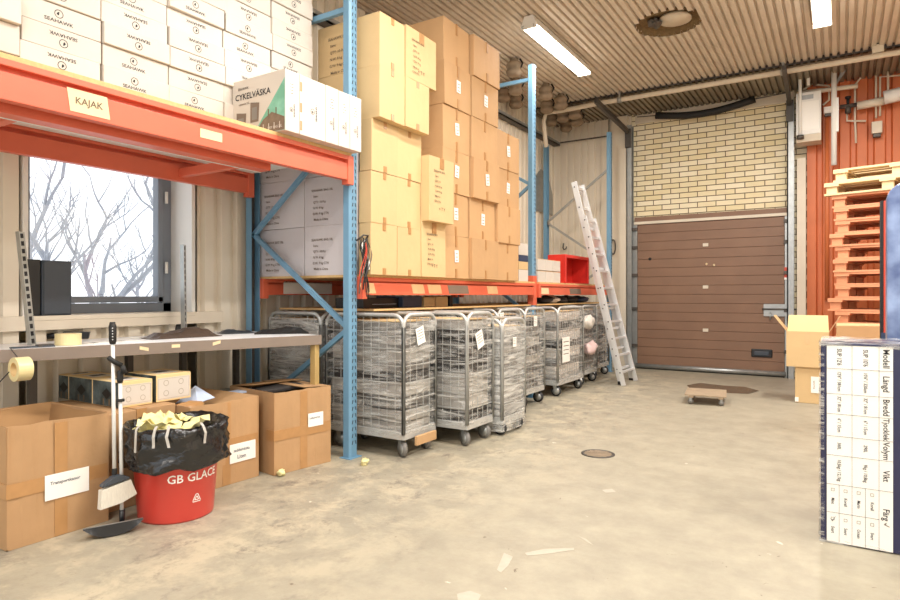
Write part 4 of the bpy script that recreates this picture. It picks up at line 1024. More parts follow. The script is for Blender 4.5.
# closed carton behind bucket and the small printed boxes on it
cl = MB(); cl.box(-.67, 0, 0, 0, .45, .545, 'carton_floor', jit=.004); cc = tag(cl.build('closed_carton', None, (-3.40, 1.83, .001), bevel=.005), 'closed brown carton on the floor behind the broom handles and bucket', 'carton')
t = MB(); t.box(-.6, .2, .5455, .0015, .26, .5475, 'tape'); t.box(-.0, .2, .02, .004, .26, .5475, 'tape'); t.build('tape', cc)
def lamp_box(x1, y0, wy, dx, z, hh, label, face):
    t = MB(); t.box(-dx, 0, 0, 0, wy, hh, 'carton_pale'); o = tag(t.build('printed_box', None, (x1, y0, z), bevel=.003), label, 'box', 'small printed boxes')
    q = MB(); M = FX(.001, 0, 0)
    q.box(.0003, .008, .012, .001, wy-.008, hh-.02, 'carton_white')
    for (u, v) in ((.27, .68), (.7, .68), (.27, .3), (.7, .3)):
        n = 14; r = min(wy, hh)*.11; c = Vector((.0014, u*wy, v*hh)); vs = []
        for k in range(n): a_ = 2*math.pi*k/n; d = Vector((0, math.cos(a_), math.sin(a_))); vs += [c+d*r, c+d*r*.8]
        q.add(vs, [(2*k, (2*k+2) % (2*n), (2*k+3) % (2*n), 2*k+1) for k in range(n)], 'thin_ink')
    q.tube([(.0012, .014, .018), (.0012, wy-.014, .018), (.0012, wy-.014, hh-.026), (.0012, .014, hh-.026)], .0012, 'thin_ink', 4, True)
    q.build('printed_panel', o)
    q = MB(); q.box(-dx+.004, -.0012, .003, -.004, 0, hh-.004, 'dark_teal_print')
    cx_ = -dx*.45; q.prism([(cx_-.05, -.0016, hh*.5), (cx_, -.0016, hh*.28), (cx_+.05, -.0016, hh*.5), (cx_, -.0016, hh*.72)], (0, -.0008, 0), 'rubber_black')
    for s_ in (-.04, .02): q.box(cx_+s_, -.002, hh*.05, cx_+s_+.015, -.0014, hh*.3, 'ink_soft')
    q.build('printed_side', o)
    q = MB(); q.box(-dx*.75, wy*.2, hh+.0003, -dx*.2, wy*.8, hh+.0012, 'carton_white'); q.box(-dx*.6, wy*.3, hh+.0012, -dx*.4, wy*.7, hh+.002, 'ink'); q.build('top_print', o)
    return o
bzz = .548
lamp_box(-3.50, 1.985, .205, .28, bzz, .15, 'small printed box on the closed carton, front one beside the broom handles', 0)
lamp_box(-3.50, 2.215, .235, .30, bzz, .165, 'small printed box on the closed carton, rightmost one above the bucket', 0)
lamp_box(-3.785, 1.985, .205, .27, bzz, .15, 'small dark printed box, middle one of the row running under the table', 0)
lamp_box(-4.06, 1.985, .205, .12, bzz, .15, 'small dark printed box nearest the wall at the back of the row', 0)
# contents
def put(name, c, r, m, seed, label, cat, amp=.3, n=12, fr=1.8):
    t = MB(); t.lump((0, 0, r[2]), r, m, seed, amp, n, fr); return tag(t.build(name, None, c), label, cat)
for k in range(5):
    put('folded_cloth', (-3.6+.02*k, 1.56+.03*(k % 2), .01+.088*k), (.2, .18, .044), 'garment_dark', 3+k, 'dark cloth item inside the leftmost open carton, %s layer' % ORD[k], 'cloth', .08)
t = MB(); t.cbox((0, 0, .004), (.3, .2, .008), 'light_blue_paper'); tag(t.build('paper_stack', None, (-3.57, 1.55, .452)), 'pale blue papers lying inside the leftmost open carton', 'paper')
for k in range(3):
    put('packed_item', (-3.58, 2.53, .01+.14*k), (.24, .19, .07), 'garment_brown', 33+k, 'brown packed item inside the open carton behind the bucket, %s layer' % ORD[k], 'packed item', .1)
o = put('mailing_bag', (-3.48, 2.42, .43), (.08, .11, .05), 'tape', 41, 'shiny brown mailing bag at the near end of the carton behind the bucket', 'bag', .15)
t = MB(); t.prism([(0, 0, 0), (.16, .05, .01), (.13, .2, .02), (.02, .13, .10)], (.004, 0, .004), 'light_blue_paper'); tag(t.build('crumpled_paper', None, (-3.62, 2.42, .50)), 'pale blue crumpled paper sticking out of the carton behind the bucket', 'paper')
for k in range(3):
    put('packed_item', (-3.40, 3.13, .01+.15*k), (.17, .17, .075), 'garment_dark', 53+k, 'dark packed item inside the carton beside the rack post, %s layer' % ORD[k], 'packed item', .1)
t = MB(); t.bar((-.1, -.12, 0), (.0, .18, .02), .2, .03, 'garment_dark'); tag(t.build('foam_strip', None, (-3.36, 3.06, .525), bevel=.008), 'dark grey padded sheet lying on top of the carton beside the rack post', 'padding')
t = MB(); t.bar((-.06, -.1, 0), (.0, .08, .01), .1, .012, 'light_blue_paper'); tag(t.build('paper_stack', None, (-3.52, 2.92, .52)), 'pale blue papers at the back of the carton beside the rack post', 'paper')

# ------------------------------------------------------------------ red bucket with bin bag
BC = Vector((-3.10, 2.08, 0))
bk = thing('bucket', 'round red plastic bucket with white lettering beside the broom', 'bucket', BC)
t = MB(); t.lathe([(.0, .004), (.185, .004), (.19, .0), (.193, .01), (.222, .385), (.232, .39), (.232, .40), (.214, .40), (.188, .02), (0, .02)], 'bucket_red', 48); t.build('bucket_shell', bk)
def wrapcyl(v, r0=.186+.007, ang0=0.0):
    zz = v.z; R_ = .193+(.222-.193)*(zz-.01)/.375+.0012; a_ = ang0+v.x/R_; return Vector((R_*math.cos(a_), R_*math.sin(a_), zz))
def ang_of(px):   # azimuth on the bucket where the picture shows column px
    best = None
    for k in range(720):
        a_ = -math.pi+2*math.pi*k/720; R_ = .215; x, y = BC.x+R_*math.cos(a_), BC.y+R_*math.sin(a_)
        d = -sn*x+cs*y; px_ = 450+FPX*(cs*x+sn*y)/d
        if math.cos(a_-math.atan2(-BC.y, -BC.x)) > .05 and (best is None or abs(px_-px) < best[0]): best = (abs(px_-px), a_)
    return best[1]
aT = ang_of(196.5)
t = MB(); t.text('GB GLACE', .062, Matrix(((1, 0, 0, 0), (0, 0, -1, 0), (0, 1, 0, .236), (0, 0, 0, 1))), 'paper', 1.0, fn=lambda v: wrapcyl(v, ang0=aT)); t.build('lettering', bk)
aT2 = ang_of(198)
t = MB()
def seg(p, q, w=.009):
    p = Vector(p); q = Vector(q); d = (q-p).normalized(); n_ = Vector((-d.y, d.x))*w/2; M_ = Matrix(((1, 0, 0, 0), (0, 0, -1, 0), (0, 1, 0, 0), (0, 0, 0, 1)))
    vs = [p+n_, p-n_, q-n_, q+n_]; t.add([wrapcyl(Vector((v.x, 0, v.y+.125)), ang0=aT2) for v in vs], [(0, 1, 2, 3)], 'paper')
for a_, b_ in (((-.022, -.02), (-.006, .016)), ((-.006, .016), (.006, .016)), ((.006, .016), (.022, -.02)), ((-.022, -.024), (.022, -.024)), ((-.012, -.014), (0, .006)), ((0, .006), (.012, -.014)), ((-.010, -.014), (.010, -.014))): seg(a_, b_, .004)
t.build('recycling_mark', bk)
def wr(v, i, th_):
    c = Vector((0, 0, v.z)); d = Vector((v.x, v.y, 0)); q = 1+(.09 if 1 < i < 17 else .04)*noise.noise(Vector((math.cos(th_)*2.2, math.sin(th_)*2.2, v.z*16)))+.09*noise.noise(Vector((math.cos(th_)*6, math.sin(th_)*6, v.z*28+3)))
    dz = .022*noise.noise(Vector((math.cos(th_)*2, math.sin(th_)*2, 9+i*.1)))+.01*noise.noise(Vector((math.cos(th_)*7, math.sin(th_)*7, i*.3)))
    q = max(q, .95)
    return Vector((d.x*q, d.y*q, v.z+dz))
prof = [(.245, .298), (.262, .29), (.272, .296), (.268, .305), (.276, .318), (.268, .335), (.274, .35), (.268, .37), (.272, .40), (.268, .43), (.270, .455), (.272, .485), (.266, .505), (.255, .51), (.242, .50), (.225, .47), (.20, .44), (.19, .42), (.0, .41)]
t = MB(); t.lathe(prof, 'black_bag', 72, fn=wr); bb = tag(t.build('bin_bag', None, BC+Vector((0, 0, 0))), 'shiny black bin bag folded over the rim of the red bucket', 'bin bag')
t = MB()
for px in (147, 160, 170, 197):
    a_ = ang_of(px); pts = []
    for z_, r_ in ((.53, .262), (.515, .284), (.48, .294), (.44, .292), (.40 if px < 150 else .425, .294)): aa = a_+(.04*noise.noise(Vector((z_*20, px, 0)))); pts.append(Vector((r_*math.cos(aa), r_*math.sin(aa), z_)))
    for p, q in zip(pts[:-1], pts[1:]):
        sd = Vector((-math.sin(a_), math.cos(a_), 0))*.007; t.add([p-sd, p+sd, q+sd, q-sd], [(0, 1, 2, 3)], 'parcel_pale')
t.build('tape_strips', bb)
rp = random.Random(6)
for k in range(9):
    a_ = rp.uniform(0, 6.28); r_ = rp.uniform(.02, .13); x, y = BC.x+r_*math.cos(a_)-.03, BC.y+r_*math.sin(a_)-.03
    t = MB(); n = 6; w = rp.uniform(.07, .11); vs = []; ax = Euler((rp.uniform(-.5, .5), rp.uniform(-.5, .5), rp.uniform(0, 3))).to_matrix()
    for i in range(n+1):
        for j in range(n+1):
            u, v = (i/n-.5)*2, (j/n-.5)*2; vs.append(ax @ Vector((u*w, v*w*.8, .026*noise.noise(Vector((u*1.5+k*4, v*1.5, 0)))*2)))
    t.add(vs, [(i*(n+1)+j, (i+1)*(n+1)+j, (i+1)*(n+1)+j+1, i*(n+1)+j+1) for i in range(n) for j in range(n)], 'paper_yellow')
    o = t.build('crumpled_paper', None, (x, y, .475+.012*(k % 4))); sm = o.modifiers.new('solid', 'SOLIDIFY'); sm.thickness = .002
    tag(o, 'crumpled pale yellow paper heaped in the black bin bag', 'paper', 'yellow papers in the bin bag')

# broom and long handled dustpan
pp0 = P(122, 527, Z=0); pz1 = P(120, 372, X=pp0.x-.02)
dpn = thing('dustpan', 'black floor dustpan with a short white pole standing before the leftmost open carton', 'dustpan', pp0)
hd = Vector((pz1.x-pp0.x, pz1.y-pp0.y, pz1.z))
t = MB(); t.tube([(0, 0, .03), hd*.96], .0095, 'pole_white', 10); t.build('pole', dpn)
t = MB(); t.tube([hd*.93, hd*.95, hd*1.0, hd*1.01], [.013, .016, .016, .011], 'rubber_black', 12); t.build('grip', dpn)
pl = P(83, 530, Z=.055)-pp0; pr = P(143, 518.5, Z=.055)-pp0; pl.z = pr.z = 0; n = 18; vs = []; fs = []
dd = (pr-pl).normalized(); fw = Vector((dd.y, -dd.x, 0)); fw = fw if fw.x > 0 else -fw
for i in range(n+1):
    u = i/n; e = max(0, 1-abs(2*u-1)**2.5); c0 = pl.lerp(pr, u)
    for f_, z_ in ((.004, .056), (.012+.012*e, .056-.052*e), (-.07*e, .056-.052*e), (-.105*e, .05-.035*e), (-.10*e, .053-.032*e), (-.07*e, .059-.051*e), (.0+.006*e, .059-.051*e), (-.002, .056)):
        vs.append(c0+fw*f_+Vector((0, 0, max(.002, z_))))
for i in range(n):
    for k in range(8): fs.append((i*8+k, (i+1)*8+k, (i+1)*8+(k+1) % 8, i*8+(k+1) % 8))
fs += [tuple(range(8)), tuple(n*8+k for k in range(7, -1, -1))]
t = MB(); t.add(vs, fs, 'black_plastic'); t.build('pan', dpn)
t = MB(); t.tube([pl+Vector((0, 0, .058)), pr+Vector((0, 0, .058))], .003, 'wheel_rubber', 6); t.build('pan_rim', dpn)
t = MB(); t.tube([(0, 0, .0), (0, 0, .09)], .014, 'black_plastic', 10); t.build('pole_socket', dpn)
q0 = P(114.5, 480, X=-3.15); q1 = P(112.5, 322, X=-3.17)
br = thing('broom', 'light-bristled broom with a tall white pole and black grip, clipped beside the dustpan pole', 'broom', q0)
d = q1-q0; t = MB(); t.tube([(0, 0, 0), d*.88], .0095, 'pole_white', 10); t.build('pole', br)
t = MB(); t.tube([d*.86, d*.88, d*.97, d], [.014, .018, .019, .013], 'rubber_black', 12); t.build('grip', br)
for k in range(5):
    t = MB(); p = d*(.89+.018*k); t.tube([p+Vector((.0165, -.01, 0)), p+Vector((.0195, -.011, 0))], .003, 'aluminium', 6); t.build('grip_dot', br)
c0 = d*.735
t = MB(); t.tube([c0+Vector((.012, -.03, .035)), c0+Vector((.014, .0, .01)), c0+Vector((.03, .03, -.01))], .012, 'rubber_black', 8); t.tube([c0+Vector((.03, .03, -.01)), c0+Vector((.04, .04, -.05))], .013, 'rubber_black', 8); t.build('clip', br)
t = MB(); c1 = d*.5; t.tube([c1+Vector((.012, .01, 0)), c1+Vector((.02, .045, .0))], .008, 'rubber_black', 6); t.build('lower_clip', br)
ba = Vector((.5, .866, 0)); ba = Vector((0.25, .97, 0))
t = MB(); t.prism([ba*-.07+Vector((0, 0, -.022)), ba*.055+Vector((0, 0, .002)), ba*.055+Vector((0, 0, .012)), ba*.01+Vector((0, 0, .03)), ba*-.02+Vector((0, 0, .025)), ba*-.07+Vector((0, 0, -.008))], (.035, 0, 0), 'grey_plastic'); t.tube([(0, 0, .0), (0, 0, .06)], .013, 'rubber_black', 8); t.build('brush_head', br, bevel=.003)
t = MB(); t.prism([ba*-.075+Vector((.003, 0, -.034)), ba*-.08+Vector((.003, 0, -.13)), ba*.02+Vector((.003, 0, -.115)), ba*.09+Vector((.003, 0, -.085)), ba*.06+Vector((.003, 0, -.004))], (.03, 0, 0), 'bristle'); t.build('bristles', br)

# paper scraps and marks on the floor
for k, (px, py) in enumerate(((281, 476), (364.5, 465))):
    q = P(px, py, Z=0); t = MB(); t.lump((0, 0, .02), (.025, .028, .02), 'paper_yellow', 60+k, .5, 8, 2.2); tag(t.build('paper_scrap', None, (q.x, q.y, .001)), ['crumpled yellow paper scrap on the floor at the foot of the last open carton', 'crumpled yellow paper scrap on the floor just right of the front rack post'][k], 'paper scrap')
q = P(598, 454, Z=0); dr = MB(); dr.lathe([(0, .0), (.125, .0), (.125, .004), (.11, .005), (.108, .002), (0, .002)], 'dark_steel', 32)
for k in range(-3, 4):
    hw = math.sqrt(.1**2-(k*.028)**2); dr.box(-hw, k*.028-.006, .002, hw, k*.028+.006, .0045, 'old_wood')
tag(dr.build('floor_drain', None, (q.x, q.y, .001)), 'round brownish floor drain cover in the open concrete floor', 'drain', kind=None)
pud = MB(); pts = []
for (px, py) in ((687, 385), (700, 383), (722, 385.5), (745, 387), (760, 391), (748, 394), (725, 393), (705, 391), (690, 389)): q = P(px, py, Z=0); pts.append((q.x, q.y, .0025))
c = Vector((sum(p[0] for p in pts)/len(pts), sum(p[1] for p in pts)/len(pts), 0)); fine = []
m_ = len(pts)
for i in range(m_):
    a, b_ = Vector(pts[i]), Vector(pts[(i+1) % m_])
    for j in range(4): p = a.lerp(b_, j/4); p += (p-c)*.06*noise.noise(p*9); fine.append((p.x, p.y, .0))
pud.prism([(x, y, .0005) for x, y, z in fine], (0, 0, .0015), 'water'); tag(pud.build('damp_patch'), 'dark damp patch on the concrete in front of the brown door', 'puddle')
for k, (pp_, lb) in enumerate(((((504, 553), (513, 557), (508, 566), (501, 573), (497, 570)), 'whitish paint streak on the floor near the picture bottom'), (((525, 553), (545, 549), (574, 548), (574, 550), (548, 554), (527, 556)), 'long whitish paint streak on the open floor'), (((457, 594), (470, 591), (481, 595), (478, 601), (458, 601)), 'pale round paint spot at the picture bottom edge'), (((602, 490), (612, 489), (616, 492), (606, 493)), 'small pale paint fleck on the floor below the drain'), (((578, 536), (586, 539), (593, 545), (587, 542)), 'thin pale paint scratch on the open floor'))):
    t = MB(); t.prism([tuple(P(x, y, Z=0).xy)+(.0005,) for x, y in pp_], (0, 0, .0008), 'floor_mark'); tag(t.build('paint_mark'), lb, 'paint mark')

# ------------------------------------------------------------------ wooden dolly
q = P(706, 392, Z=.11); dl = thing('wooden_dolly', 'small worn wooden dolly on four castors on the open floor', 'dolly', (q.x, q.y, 0), math.radians(8))
for k, (a, b_) in enumerate(((-.26, -.092), (-.084, .084), (.092, .26))):
    t = MB(); t.box(-.21, a, .095, .21, b_, .112, 'old_wood', jit=.002); t.build('board', dl, bevel=.003)
for x in (-.17, .13):
    t = MB(); t.box(x, -.26, .075, x+.05, .26, .0945, 'old_wood'); t.build('cross_bar', dl, bevel=.003)
for x in (-.15, .16):
    for y in (-.21, .21):
        t = MB(); t.box(x-.02, y-.02, .068, x+.02, y+.02, .0748, 'galvanised'); t.box(x-.012, y-.016, .03, x+.012, y-.013, .068, 'galvanised'); t.box(x-.012, y+.013, .03, x+.012, y+.016, .068, 'galvanised'); w = t.build('castor', dl)
        t = MB(); t.tube([(x, y-.012, .031), (x, y+.012, .031)], .030, 'wheel_rubber', 14); t.build('wheel', w)

# ------------------------------------------------------------------ cartons by the door
Yc = 7.9; xa = P(795, 402, Z=0); 
x0 = P(795, 400, Y=Yc).x; x2 = P(826, 400, Y=Yc).x+.05
t = MB(); t.box(0, 0, 0, x2-x0, .35, .40, 'carton_light', jit=.003); o = tag(t.build('carton', None, (x0, Yc, .001), bevel=.004), 'lower beige carton with a white label standing on the floor by the door', 'carton')
t = MB(); a_ = P(811, 380, Y=Yc).x-x0; t.box(a_, -.006, .12, a_+.1, -.004, .30, 'paper'); t.box(.0, -.006, .01, .035, -.004, .06, 'paper'); t.text('SEAHAWK', .02, FY(a_+.03, -.0065, .21, math.pi/2), 'ink_soft'); t.build('paper_label', o)
u0 = P(786.5, 350, Y=Yc).x; u1 = P(829, 350, Y=Yc).x
oc = thing('open_carton', 'open beige carton with raised flaps on top of the lower one by the door', 'open carton', (u0, Yc-.03, .403), 0); ww = u1-u0; hh = P(790, 331, Y=Yc).z-.403
t = MB(); e = .006
t.box(0, 0, 0, ww, e, hh, 'carton_light'); t.box(0, .34, 0, ww, .34+e, hh, 'carton_light'); t.box(0, e, 0, e, .34, hh, 'carton_light'); t.box(ww-e, e, 0, ww, .34, hh, 'carton_light'); t.box(e, e, 0, ww-e, .34, e, 'carton_light'); t.build('box_body', oc)
t = MB(); t.box(ww*.44, -.002, hh-.14, ww*.56, 0, hh, 'tape_tan'); t.build('tape', oc)
t = MB(); t.prism([(0.01, 0, hh), (ww, 0, hh), (ww-.01, .05, hh+.18), (.02, .05, hh+.18)], (0, .005, 0), 'carton_pale'); t.build('flap', oc)
t = MB(); t.prism([(0, .01, hh), (0, .34, hh), (-.13, .32, hh+.17), (-.13, .03, hh+.17)], (.005, 0, 0), 'carton_light'); t.build('flap', oc)
t = MB(); t.prism([(ww, .01, hh), (ww, .34, hh), (ww+.10, .32, hh+.17), (ww+.10, .03, hh+.17)], (.005, 0, 0), 'carton_tan'); t.build('flap', oc)
q0 = P(837, 331, Y=6.3); q1 = P(881, 331, Y=6.3); t = MB(); t.box(0, 0, 0, q1.x-q0.x+.1, .4, P(850, 325, Y=6.3).z, 'carton_tan', jit=.006); o = tag(t.build('long_carton', None, (q0.x, 6.3, 0), bevel=.005), 'tan carton behind the wrapped navy box at the foot of the pallets', 'carton')

# ------------------------------------------------------------------ pallet stack
pL = P(833, 300, Y=8.25); prot = math.radians(-13)
def pallet(m):
    th = thing('pallet', '', 'pallet', (0, 0, 0), 0, 'stacked pallets')
    t = MB()
    for k in range(5): y = [0, .175, .3275, .48, .655][k]; w = [.145, .10, .145, .10, .145][k]; t.box(0, y, .122, 1.2, y+w, .144, m)
    for x in (0, .5275, 1.055): t.box(x, 0, .1, x+.145, .8, .1215, m)
    t.build('top_deck', th)
    t = MB()
    for y in (0, .3275, .7): t.box(0, y, 0, 1.2, y+.1, .021, m)
    t.build('bottom_boards', th)
    for x in (0, .5275, 1.055):
        for y in (0, .3275, .7): t = MB(); t.box(x+.02, y+.018, .0215, x+.125, y+.085, .0995, m); t.build('block', th)
    return th
PP = {'pallet_wood': pallet('pallet_wood'), 'pallet_orange': pallet('pallet_orange')}; used = set(); rq = random.Random(4)
for k in range(18):
    m = 'pallet_wood' if k >= 16 or k in (5, ) else 'pallet_orange'
    o = PP[m] if m not in used else copy_tree(PP[m]); used.add(m)
    o.location = (pL.x+rq.uniform(-.03, .03)+(-.06 if k in (16, 12, 7) else 0), 8.25+rq.uniform(-.01, .01), .001+k*.1455); o.rotation_euler = (0, 0, prot+rq.uniform(-.012, .012))
    o['label'] = '%s wooden pallet, %s in the stack against the orange wall' % ('pale' if m == 'pallet_wood' else 'orange painted', ORD[k] if k < 17 else 'topmost')

# ------------------------------------------------------------------ tall goods at the right edge
yq = 5.0; x0 = P(880.5, 260, Y=yq).x; x1_ = P(883.5, 260, Y=yq).x; zt = P(882, 201, Y=yq).z
t = MB(); t.box(x1_-x0, 0, 0, .45, .10, zt, 'red_print'); o = tag(t.build('tall_red_box', None, (x0, yq, .001), bevel=.004), 'tall narrow red box with a black edge standing in front of the pallets', 'box')
t = MB(); t.box(0, -.001, 0, x1_-x0-.001, .101, zt+.002, 'rubber_black'); t.build('edge_strip', o)
t = MB(); xx = P(881, 340, Y=yq).x-x0; t.box(xx, -.003, .86, xx+.035, -.0015, .95, 'blue_box'); t.build('small_label', o)
ybl = 4.3; xb_ = P(887, 260, Y=ybl).x; ztb = P(895, 183, Y=ybl).z; t = MB(); R_ = .09; W_ = .5; pts = [(0, 0, 0), (W_, 0, 0), (W_, 0, ztb-R_)]+[(W_-R_+R_*math.cos(a), 0, ztb-R_+R_*math.sin(a)) for a in [math.pi/2*k/6 for k in range(1, 7)]]+[(R_-R_*math.sin(a), 0, ztb-R_+R_*math.cos(a)) for a in [math.pi/2*k/6 for k in range(0, 7)]]
t.prism(pts, (0, .14, 0), 'blue_reflection'); o = tag(t.build('wrapped_board_package', None, (xb_, ybl, .001), bevel=.008), 'tall blue wrapped package, painted with cloudy reflections, with rounded corner at the right picture edge', 'package')
# navy box with the specification sheet
yn = 3.515; X0 = P(820.5, 345, Y=yn).x; HB = P(820, 342, Y=yn).z
nb = thing('navy_box', 'large navy box wrapped in clear film with a white specification sheet', 'box', (X0, yn, 0)); Wn = .62
t = MB(); t.box(0, 0, .002, Wn, .36, HB, 'navy'); t.build('box_body', nb, bevel=.006)
t = MB(); vs = []; fs = []; nu, nv = 30, 30
g = .006
t.add([], [], 'stretch_film')
def filmface(fn, nu, nv):
    vs = []; fs = []
    for i in range(nu+1):
        for j in range(nv+1): vs.append(fn(i/nu, j/nv))
    for i in range(nu):
        for j in range(nv): fs.append((i*(nv+1)+j, (i+1)*(nv+1)+j, (i+1)*(nv+1)+j+1, i*(nv+1)+j+1))
    t.add(vs, fs, 'stretch_film', True)
nzf = lambda a, b_: .008*abs(noise.noise(Vector((a*14, b_*14, 2))))
filmface(lambda u, v: Vector((Wn*u, .36*v, HB+g+nzf(u*2, v)+.006*math.sin(v*3.1))), 24, 12)
filmface(lambda u, v: Vector((-g-nzf(u, v*3), .36*u, HB*v)), 8, 24)
filmface(lambda u, v: Vector((-g+.022*u, -g*.6-nzf(u, v*6)*.5, HB*v)), 3, 30)
filmface(lambda u, v: Vector((Wn*u, -g-nzf(u*3, v)*.6, HB*(.975+.03*v))), 24, 3)
filmface(lambda u, v: Vector((Wn*u, -g-nzf(u*3, v)*.6, .002+.02*v)), 24, 3)
t.build('film_wrap', nb)
# the sheet
def fx(px): return P(px, 400, Y=yn).x-X0
xs = [fx(826.5), fx(852), fx(879), fx(893)]; zs = [.0+HB-.012]+[P(826.5, y_, Y=yn).z for y_ in (368, 393, 413, 435, 454, 483, 511, 540.5)]
sh = MB(); sh.box(xs[0], -.003, zs[-1], xs[3], -.0018, zs[0], 'paper'); so = sh.build('specification_sheet', nb)
t = MB(); yy = -.0042
def ln(x0_, z0_, x1__, z1_, w=.0011):
    if abs(x0_-x1__) < 1e-5: t.box(x0_-w/2, yy, z0_, x0_+w/2, yy+.001, z1_, 'ink')
    else: t.box(x0_, yy, z0_-w/2, x1__, yy+.001, z0_+w/2, 'ink')
for z in zs[1:7]: ln(xs[0], z, xs[3], z)
ln(xs[0], zs[7], xs[2], zs[7])
for x in xs[1:3]: ln(x, zs[-1], x, zs[0])
for x in ((xs[0]+xs[1])/2, (xs[1]+xs[2])/2): ln(x, zs[-1], x, zs[6])
ln(xs[0], zs[0]-.001, xs[3], zs[0]-.001); ln(xs[0]+.0005, zs[-1], xs[0]+.0005, zs[0])
def vt(s_, x, z, size, wide=.9): t.text(s_, size, FY(x, yy-.0004, z, -math.pi/2), 'ink', wide)
mid = lambda a: (zs[a]+zs[a+1])/2
hx = (xs[2]+xs[3])/2
for i, s_ in enumerate(['Modell', 'Längd', 'Bredd', 'Tjocklek', 'Volym', 'Vikt']): vt(s_, hx, mid(i), .036 if i != 3 else .033)
vt('Färg', hx, (zs[6]+zs[8])/2+.03, .036); t.text('√', .03, FY(hx, yy-.0004, zs[7]-.02, -math.pi/2), 'ink_soft')
c1, c2 = (xs[0]+xs[1])/2, (xs[1]+xs[2])/2
for i, s_ in enumerate(["SUP 12'6", "12'6\" / 381cm", '32" / 81cm', '6" / 15cm', '360L', '10,5kg / 12,1kg']): vt(s_, c1, mid(i), .021 if i else .027, .82)
for i, s_ in enumerate(["SUP 10'6", "10'6\" / 320cm", '32" / 81cm', '6" / 15cm', '290L', '9kg / 10,8kg']): vt(s_, c2, mid(i), .021 if i else .027, .82)
for j, x in enumerate(((xs[0]*3+xs[1])/4, (xs[0]+xs[1]*3)/4, (xs[1]*3+xs[2])/4, (xs[1]+xs[2]*3)/4)):
    for i, (z, s_) in enumerate(((mid(6), ['Mint', 'Korall', 'Marin', 'Korall'][j]), (mid(7), ['Svart', 'Svart', 'Ocean', 'Svart'][j]))):
        vt(s_, x, z-.012, .019, .85); zc = z+.042; r_ = .007
        for a in ((x-r_, zc-r_, x+r_, zc-r_+.0012), (x-r_, zc+r_-.0012, x+r_, zc+r_), (x-r_, zc-r_, x-r_+.0012, zc+r_), (x+r_-.0012, zc-r_, x+r_, zc+r_)): t.box(a[0], yy, a[1], a[2], yy+.001, a[3], 'ink_soft')
        if j == 0 and i == 1: t.prism([(x-.012, yy-.0004, zc+.002), (x-.002, yy-.0004, zc-.014), (x+.014, yy-.0004, zc+.016), (x-.002, yy-.0004, zc-.008)], (0, .0005, 0), 'ink')
t.build('printed_table', so)

# ------------------------------------------------------------------ installations on the orange wall
def wallp(px, py, off): return P(px, py, Y=YB-off)
hb = thing('heater_cabinet', 'white wall-hung heater cabinet beside the top of the door', 'cabinet', wallp(796, 140, .45))
a = wallp(797, 140, .42); b_ = wallp(822, 90, .42); wx = b_.x-a.x; hz = b_.z-a.z
t = MB(); t.box(0, 0, .06, wx, .34, hz, 'white_paint'); t.build('cabinet_body', hb, bevel=.008)
t = MB(); t.prism([(0, 0, .058), (wx, 0, .058), (wx, .3, .058), (0, .3, .058)], (0, .03, -.09), 'cream'); t.build('drip_tray', hb)
t = MB(); t.box(wx*.2, -.004, .12, wx*.92, 0, hz-.13, 'paper'); t.build('front_panel', hb, bevel=.003)
t = MB(); t.box(wx*.15, -.004, hz-.1, wx*.7, 0, hz-.04, 'galvanised'); t.build('control_strip', hb)
t = MB(); t.tube([(wx*.18, -.03, .02), (wx*.17, -.03, hz+.1), (wx*.15, -.03, hz+.26), (wx*.3, -.03, hz+.31), (wx*.5, -.03, hz+.27), (wx*.5, -.03, hz+.08)], .022, 'white_paint', 8); t.tube([(wx*.18, -.03, .0), (wx*.18, -.03, .05)], .045, 'dark_steel', 10); t.build('hose', hb)
def wpipe(name, pts, off, r, m, label, cat='pipe'):
    ps = [wallp(x, y, off) for x, y in pts]; o = ps[0].copy(); t = MB(); t.tube([p-o for p in ps], r, m, 8); return tag(t.build(name, None, o), label, cat)
wp = wpipe('vertical_pole', [(834, 57), (834, 165)], .5, .035, 'white_paint', 'thick white vertical pole hanging from the ceiling bracket before the orange wall', 'pole')
t = MB(); a = wallp(815, 58, .5)-wallp(834, 57, .5); b_ = wallp(857, 50, .5)-wallp(834, 57, .5); t.bar(a, b_, .06, .045, 'galvanised'); t.build('ceiling_bracket', wp)
t = MB(); a = wallp(837, 98, .5)-wallp(834, 57, .5); t.bar(a, a+Vector((0, 0, -.45)), .05, .04, 'white_paint'); t.build('side_box', wp)
for x2 in (846, 850):
    t = MB(); t.bar(wallp(836, 84, .5)-wallp(834, 57, .5), wallp(x2, 64, .5)-wallp(834, 57, .5), .018, .018, 'galvanised'); t.build('strut', wp)
wpipe('horizontal_pipe', [(800, 93), (858, 86)], .33, .03, 'cream', 'short horizontal cream pipe behind the white pole above the heater')
ip = wpipe('insulated_pipe', [(857, 106), (884, 101)], .25, .055, 'cream', 'grey insulated pipe section right of the white pole'); wpipe('insulated_pipe', [(884, 98), (905, 93)], .3, .09, 'white_paint', 'thick white insulated pipe at the right picture edge')
for k, (pts, lb) in enumerate(((((862, 60), (862, 76), (855, 85), (855, 120), (856, 143)), 'thin cream conduit bending down left of the insulated pipe'), (((876, 56), (876, 118)), 'thin cream conduit dropping from the junction box'), (((880, 116), (880, 77), (905, 75)), 'thin cream conduit with a right-angle bend at the picture edge'), (((888, 60), (888, 92)), 'short thin conduit above the thick white pipe'), (((823, 105), (829, 100), (829, 86), (812, 84), (803, 90)), 'thin orange-brown tube curving above the heater cabinet'), (((847, 108), (847, 121), (866, 121)), 'thin cream tube looping under the brass valves'))):
    wpipe('conduit', pts, .12, .014, 'cream', lb, 'conduit')
